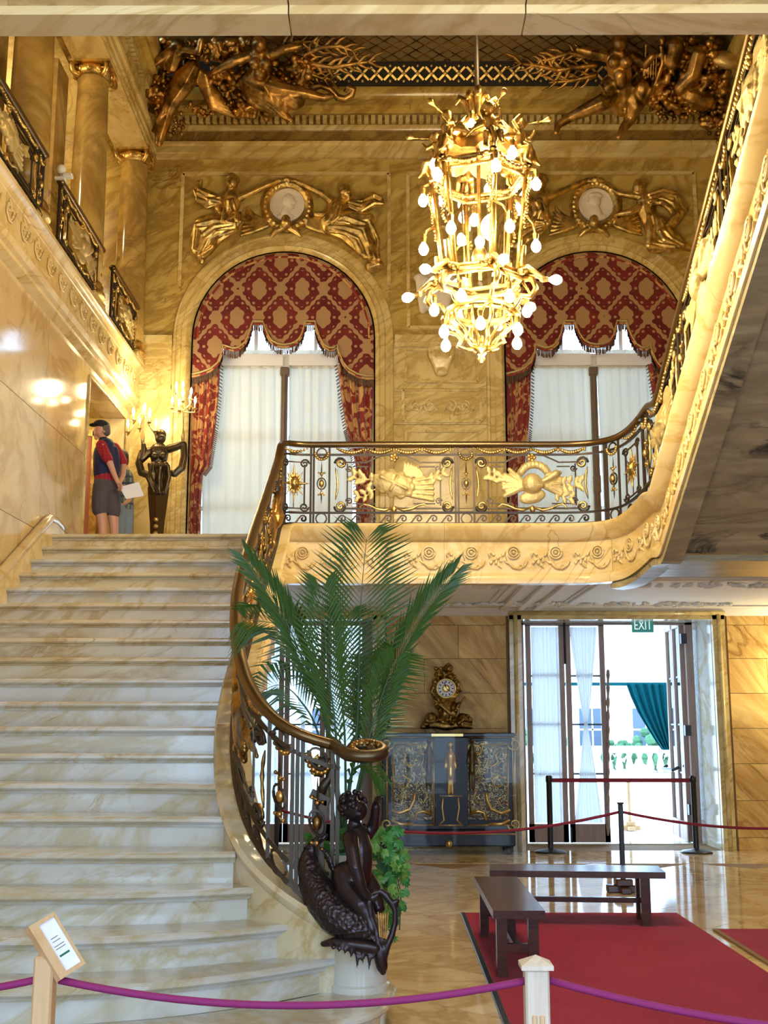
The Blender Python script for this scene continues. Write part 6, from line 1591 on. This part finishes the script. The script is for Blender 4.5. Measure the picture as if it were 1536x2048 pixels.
# ------------------------------------------------------------------ carpets, benches
def carpet_piece(x0, x1, y0, y1, label, edge_left):
    t = thing('carpet', label, 'carpet', ((x0+x1)/2, (y0+y1)/2, 0), 'red hall carpets')
    part('pile', MB().bbox(x0, x1, y0, y1, .0, .014, .004), M['carpet'], t)
    part('binding', MB().bbox(x0-.035, x0+.004, y0, y1, .0, .016, .004), M['black'] if edge_left else M['joint'], t)
carpet_piece(.645, 2.44, 3.2, 10.2, 'large red carpet under the two wooden benches', True)
carpet_piece(2.56, 6.0, 3.2, 9.42, 'second red carpet at the right edge of the floor', False)
def bench(c4, label, legs_in=.10, h=.43, th=.05):
    c4 = [Vector(p) for p in c4]; ctr = sum(c4, Vector())/4
    L = (c4[1]-c4[0]); W = (c4[3]-c4[0])
    t = thing('bench', label, 'bench', (ctr.x, ctr.y, .014)); ln = L.length; wd = W.length; x = L.normalized(); y = Vector((-x.y, x.x, 0)); 
    if y.dot(W) < 0: y = -y
    def P(a, b, z): return c4[0] + x*a + y*b + Vector((0,0,z-c4[0].z))
    def bx(a0, a1, b0, b1, z0, z1):
        return MB().add([P(a0,b0,z0),P(a1,b0,z0),P(a1,b1,z0),P(a0,b1,z0),P(a0,b0,z1),P(a1,b0,z1),P(a1,b1,z1),P(a0,b1,z1)], [(0,3,2,1),(4,5,6,7),(0,1,5,4),(1,2,6,5),(2,3,7,6),(3,0,4,7)])
    part('seat', bx(0, ln, 0, wd, h-th, h), M['wood'], t)
    for a in (legs_in, ln-legs_in-.075):
        for b in (.03, wd-.03-.065): part('leg', bx(a, a+.075, b, b+.065, .014, h-th), M['wood'], t)
        part('end_rail', bx(a+.015, a+.06, .09, wd-.09, .16, .21), M['wood'], t)
    part('stretcher', bx(legs_in+.06, ln-legs_in-.06, wd/2-.02, wd/2+.02, .165, .205), M['wood'], t)
    return t
h = .44
bench([atZ(986,1818,h), atZ(948,1750,h), atZ(1036,1750,h), atZ(1090,1818,h)], 'dark brown wooden bench standing end-on on the red carpet')
bench([atZ(979,1738,h), atZ(1331,1742,h), atZ(1328,1727,h), atZ(975,1725,h)], 'dark brown wooden bench standing crosswise at the carpet edge', .12)

# ------------------------------------------------------------------ posts, ropes, sign
def catenary(a, b, sag, n=20):
    a = Vector(a); b = Vector(b); return [a.lerp(b, q/n) - Vector((0,0,sag*4*(q/n)*(1-q/n))) for q in range(n+1)]
YP = 3.45
x_ = atY(1072, 1950, YP).x; zt0 = atY(1072, 1935, YP).z
po = thing('rope_post', 'square pale oak rope post with pointed cap in front of the red carpet', 'post', (x_, YP, 0))
part('shaft', MB().bbox(x_-.034, x_+.034, YP-.034, YP+.034, .04, zt0, .006), M['oak_pale'], po)
part('fluted_panel', MB().bbox(x_-.018, x_-.003, YP-.038, YP-.03, .3, zt0-.12, .003).bbox(x_+.003, x_+.018, YP-.038, YP-.03, .3, zt0-.12, .003), M['oak'], po)
part('cap', MB().add([(x_-.045,YP-.045,zt0),(x_+.045,YP-.045,zt0),(x_+.045,YP+.045,zt0),(x_-.045,YP+.045,zt0),(x_-.045,YP-.045,zt0+.012),(x_+.045,YP-.045,zt0+.012),(x_+.045,YP+.045,zt0+.012),(x_-.045,YP+.045,zt0+.012),(x_,YP,zt0+.035)], [(3,2,1,0),(0,1,5,4),(1,2,6,5),(2,3,7,6),(3,0,4,7),(4,5,8),(5,6,8),(6,7,8),(7,4,8)]), M['oak_pale'], po)
part('base', MB().bbox(x_-.14, x_+.14, YP-.14, YP+.14, 0, .04, .01), M['oak'], po)
sx0 = atY(88, 2000, YP).x; sz1 = atY(88, 1925, YP).z
sg = thing('sign_post', 'light oak post carrying a small framed notice in front of the stairs', 'sign', (sx0, YP, 0))
part('shaft', MB().bbox(sx0-.028, sx0+.028, YP-.028, YP+.028, .04, sz1+.02, .006), M['oak'], sg); part('base', MB().bbox(sx0-.14, sx0+.14, YP-.14, YP+.14, 0, .04, .01), M['oak'], sg)
c = [atY(u, v, YP-.03) for u, v in ((54,1856),(93,1832),(142,1935),(118,1962))]
c[1].y += .06; c[2].y += .06
ux = (c[1]-c[0]); uy = (c[3]-c[0]); nn = ux.cross(uy).normalized()
if nn.y > 0: nn = -nn
def sp_(a, b, d): return c[0] + ux*a + uy*b + ux*0 + nn*d
def quad(a0, a1, b0, b1, d0, d1):
    return MB().add([sp_(a0,b0,d0),sp_(a1,b0,d0),sp_(a1,b1,d0),sp_(a0,b1,d0),sp_(a0,b0,d1),sp_(a1,b0,d1),sp_(a1,b1,d1),sp_(a0,b1,d1)], [(0,3,2,1),(4,5,6,7),(0,1,5,4),(1,2,6,5),(2,3,7,6),(3,0,4,7)])
part('board', quad(0, 1, 0, 1, -.02, .0), M['oak'], sg); part('notice', quad(.30, .93, .07, .93, .0, .004), M['paper'], sg)
for a0, a1, b0, b1 in ((0,.30,0,1),(.93,1,0,1),(0.3,.93,0,.07),(.3,.93,.93,1)): part('frame', quad(a0, a1, b0, b1, 0, .012), M['oak'], sg)
for b, a0, a1, m_ in ((.36,.45,.72,'hair'),(.42,.45,.75,'hair'),(.50,.42,.80,'hair'),(.55,.42,.80,'hair'),(.66,.42,.80,'pot_green')): part('text_line', quad(a0, a1, b, b+(.035 if m_ == 'pot_green' else .012), .004, .0045), M[m_], sg)
ra = atY(78, 1958, YP); rb = atY(118, 1960, YP); rc = atY(1058, 1960, YP); rd = atY(1086, 1957, YP)
ends = [(atY(-420, 1960, YP), ra, .04, 'magenta barrier rope at the lower left edge, left of the notice post'), (rb, rc, 0, 'long magenta barrier rope sagging between the notice post and the pale oak post'), (rd, Vector((2.2, 3.0, rd.z)), .10, 'magenta barrier rope running right from the pale oak post over the carpet')]
for a, b, sag, lb in ends:
    if sag == 0: sag = (a.z+b.z)/2 - atY(590, 2011, YP).z
    tag(part('barrier_rope', MB().tube(catenary(a, b, sag), .0105, 8), M['rope'], None, True), lb, 'rope', 'magenta ropes')
# rope barrier before the far wall
fp_ = (2.25, 11.5)
def small_post(x, y, hgt, label, wood=False):
    t = thing('rope_post', label, 'post', (x, y, 0)); m1 = M['oak'] if wood else M['black']; m2 = M['oak'] if wood else M['wood']
    part('shaft', MB().bbox(x-.022, x+.022, y-.022, y+.022, .07, hgt, .005).bbox(x-.03, x+.03, y-.03, y+.03, hgt, hgt+.018, .005), m1, t)
    part('foot', MB().bbox(x-.16, x+.16, y-.05, y+.05, 0, .07, .01).bbox(x-.05, x+.05, y-.16, y+.16, 0, .06, .01).bbox(x-.08, x+.08, y-.08, y+.08, .06, .13, .012), m2, t)
    return t
small_post(fp_[0], fp_[1], .82, 'dark rope post with wooden cross foot behind the crosswise bench')
small_post(-1.15, 12.2, .82, 'dark rope post standing behind the palm'); small_post(5.6, 12.6, .82, 'dark rope post beyond the right edge of the view')
small_post(atZ(1260,1660,0).x, atZ(1260,1660,0).y, .70, 'wooden post standing on the terrace outside the open door', True)
for a, b, sag, lb in (((-1.15,12.2,.72), (fp_[0],fp_[1],.75), .22, 'thin crimson rope sagging in front of the black cabinet'), ((fp_[0],fp_[1],.75), (5.6,12.6,.70), .18, 'thin crimson rope running right in front of the garden door')):
    tag(part('barrier_rope', MB().tube(catenary(a, b, sag), .014, 7), M['rope_red'], None, True), lb, 'rope', 'crimson ropes')
# belt stanchions
ST = [(atZ(1099,1691,0), 'left'), (atZ(1394,1695,0), 'right')]
for p, nm in ST:
    p.y = min(p.y, 15.0) if False else p.y
ys_ = 14.95
SP = [(atY(1099,1600,ys_).x, 'left'), (atY(1388,1600,ys_).x, 'right')]
for x, nm in SP:
    t = thing('stanchion', 'black belt stanchion at the %s side of the garden door' % nm, 'stanchion', (x, ys_, 0), 'belt stanchions')
    part('base', MB().lathe([(.20,0),(.20,.012),(.17,.03),(.06,.045),(.04,.06)], (x,ys_,0), 24), M['black'], t, True); part('pole', MB().lathe([(.036,.05),(.036,.86),(.042,.87),(.042,.93),(.03,.945)], (x,ys_,0), 16), M['black'], t, 'auto')
tag(part('barrier_belt', MB().bar((SP[0][0]+.04, ys_, .885), (SP[1][0]-.04, ys_, .885), .004, .05), M['rope_red'], None), 'crimson belt stretched between the two black stanchions', 'belt')
# wall sconce just at the right edge
qx = 5.42
sn = thing('wall_sconce', 'gilt wall sconce with lit candles at the right edge of the far wall', 'sconce', (qx, YB, 1.9))
part('backplate', MB().ell((qx, YB-.02, 2.0), (.08,.02,.26), 12, 8), M['gold'], sn, True)
for k in (-1, 0, 1):
    b = Vector((qx+k*.16, YB-.22-.05*(k == 0), 2.12)); part('arm', MB().tube([(qx,YB-.03,1.9), (qx+k*.08,YB-.14,1.84), b-Vector((0,0,.16)), b-Vector((0,0,.08))], .012, 6), M['gold'], sn, True)
    part('candle', MB().lathe([(.03,-.09),(.014,-.08),(.013,0)], tuple(b), 8), M['candle_stick'], sn, True); o = link(bpy.data.objects.new('flame_bulb', cbulb), sn); o.matrix_parent_inverse = Matrix.Translation(sn.location).inverted(); o.location = b
point_light('sconce_light', (qx, YB-.42, 2.2), 60, WARM2, .06)
# ------------------------------------------------------------------ visitors in the landing doorway
YM = 13.6
def grow(pts, d): return [(q[0], q[1], q[2]+d) + tuple(q[3:]) for q in pts]
pe = thing('person', 'man in black cap, navy vest, red plaid shirt and grey shorts, hands behind his back', 'person', (atY(212,1000,YM).x, YM, ZL))
torso = [(212,890,15,0),(211,906,21,0),(211,930,22,0),(211,952,20,0),(211,968,20,0)]
legA = [(206,968,16,.05),(203,1000,15,.06),(202,1030,11,.06),(205,1050,9.5,.05),(206,1075,8.5,.05),(206,1106,5.5,.05)]
legB = [(218,968,16,-.05),(223,1004,14,-.06),(226,1034,11,-.06),(228,1054,9.5,-.07),(229,1080,8,-.07),(229,1108,5.5,-.07)]
armA = [(205,893,9,.14),(212,912,8,.17),(219,924,7,.18),(228,948,5.5,.15),(235,964,4.5,.12)]
armB = [(228,896,8,-.12),(240,914,8,-.14),(247,930,7,-.12),(246,950,5.5,-.05),(239,966,4.5,.04)]
s = Sculpt(YM)
s.ch([(202,858,13.5,0),(201,864,12,0)], 12); s.ch([(195,868,7,0)]); s.ch([(187,864,2.6,0),(190,859,2.5,0)]); s.ch([(190,872,3,0),(192,876,4,0)]); s.ch([(208,863,2.6,.085)]); s.ch([(206,874,7.5,0),(208,886,8,0)])
s.ch([(191,858,2.2,.045)]); s.ch([(189,870,1.8,.02)])
for L in (torso, legA, legB, armA, armB): s.ch(L, 10)
for base, d, sg in (((236,965), .12, 1), ((239,967), .04, -1)):
    s.ch([(base[0],base[1],4.5,d),(base[0]+3,base[1]+7,4.2,d)])
    for k in range(4): s.ch([(base[0]+1+k*1.8,base[1]+9,1.7,d+.012*k),(base[0]+1+k*2.2,base[1]+14-abs(k-1.5),1.5,d+.014*k),(base[0]-1+k*2.2,base[1]+17-abs(k-1.5),1.3,d+.014*k)], 6)
    s.ch([(base[0]+4,base[1]+2,1.8,d+.03),(base[0]+8,base[1]+6,1.6,d+.035),(base[0]+9,base[1]+10,1.3,d+.03)], 6)
part('body', s.out(.0085, 2), M['skin'], pe)
s = Sculpt(YM); s.ch([(209,856,12.5,0),(212,864,9.5,0)], 10); part('hair', s.out(.009, 2), M['hair'], pe)
s = Sculpt(YM); s.el(203, 850, 17, 10.5, 16, 0, .08); s.ch([(192,850,4,0),(182,849,3,0)]); s.el(187, 850, 9, 2.4, 13, 0, -.12); part('cap', s.out(.0085, 2), M['cap'], pe)
s = Sculpt(YM); s.ch(grow([(212,893,16,0),(211,906,21,0),(211,930,22,0),(211,950,21,0)], 2.4), 12); s.ch([(207,882,10.5,0),(208,888,12,0)]); s.ch([(214,890,14,.06),(214,890,14,-.06)]); s.ch([(228,900,9,0),(232,925,9,0),(230,948,8,0)])
part('vest', s.out(.009, 3), M['navy'], pe)
s = Sculpt(YM); s.ch([(203,891,11.5,.12),(211,910,11,.16),(217,920,10,.17)], 10); part('shirt_sleeve', s.out(.009, 2), M['red_plaid'], pe)
s = Sculpt(YM); s.ch([(229,895,10.5,-.1),(240,913,10.5,-.13),(246,924,9.5,-.12)], 10); part('shirt_sleeve', s.out(.009, 2), M['red_plaid'], pe)
s = Sculpt(YM); s.ch([(212,952,23.0,0),(212,960,23.5,0)], 12); part('shirt_hem', s.out(.010, 2), M['red_plaid'], pe)
s = Sculpt(YM); s.ch(grow([(211,962,21,0),(211,972,21,0)], 2), 12); s.ch([(205,972,19,.05),(201,1000,17.5,.06),(200,1018,16.5,.06)], 12); s.ch([(219,972,19,-.05),(225,1004,16,-.06),(227,1024,14.5,-.06)], 12); part('shorts', s.out(.010, 3), M['short'], pe)
for u, v, tw in ((203,1112,.05),(226,1114,-.07)): s = Sculpt(YM); s.ch([(u+4,v,6,tw),(u-5,v+2,6,tw),(u-14,v+4,4,tw)], 8); part('shoe', s.out(.011, 2), M['cap'], pe)
c = [atY(u, v, YM-.14) for u, v in ((239,974),(276,962),(286,990),(252,998))]; c[1].y += .05; c[2].y += .05
pp = MB().add(c + [p+Vector((0,.003,0)) for p in c], [(0,1,2,3),(7,6,5,4),(0,4,5,1),(1,5,6,2),(2,6,7,3),(3,7,4,0)])
tag(part('paper_sheet', pp, M['paper'], None), "folded white leaflet held behind the man's back", 'leaflet')
Y2 = 14.15
p2 = thing('person', 'visitor in green plaid shirt and faded jeans standing behind the man in the cap', 'person', (atY(246,1000,Y2).x, Y2, ZL))
s = Sculpt(Y2)
s.ch([(240,914,13,0),(239,920,12,0)], 12); s.ch([(241,934,7,0),(242,942,9,0)]); s.ch([(243,950,17,0),(245,975,18,0),(246,1005,18,0)], 12)
s.ch([(240,1010,14,.05),(238,1045,12,.05),(238,1080,9,.05),(239,1104,6,.05)], 10); s.ch([(252,1010,14,-.05),(254,1045,12,-.05),(254,1080,9,-.05),(254,1104,6,-.05)], 10)
s.ch([(255,950,8,.05),(262,975,7,.05),(258,1000,5,.1),(250,1006,4,.12)], 10); s.ch([(230,950,8,-.02),(226,975,7,0),(228,1000,5,.05)], 10)
for k in range(5): s.ch([(249-k*1.5,1006+k,1.8,.12),(244-k*1.5,1011+k,1.5,.13)], 6)
s.ch([(228,917,2.5,0)])
part('body', s.out(.0095, 2), M['skin'], p2)
s = Sculpt(Y2); s.ch([(243,912,14.5,0),(245,922,13,0)], 12); part('hair', s.out(.009, 2), M['hair_dark'], p2)
s = Sculpt(Y2); s.ch([(243,950,19.5,0),(245,975,20.5,0),(246,1012,21,0)], 12); s.ch([(255,950,10.5,.05),(262,974,9.5,.05),(260,988,9,.08)], 10); s.ch([(230,950,10.5,-.02),(226,974,9.5,0),(227,988,9,.02)], 10); part('shirt', s.out(.010, 3), M['green_plaid'], p2)
s = Sculpt(Y2); s.ch([(246,1012,19.5,0),(246,1020,19,0)], 12); s.ch([(240,1014,16,.05),(238,1045,13.5,.05),(238,1080,11,.05),(239,1100,10,.05)], 10); s.ch([(252,1014,16,-.05),(254,1045,13.5,-.05),(254,1080,11,-.05),(254,1100,10,-.05)], 10); part('jeans', s.out(.011, 3), M['denim'], p2)
for u, tw in ((236,.05),(251,-.05)): s = Sculpt(Y2); s.ch([(u+4,1108,6,tw),(u-6,1110,5,tw)], 8); part('shoe', s.out(.012, 2), M['cap'], p2)
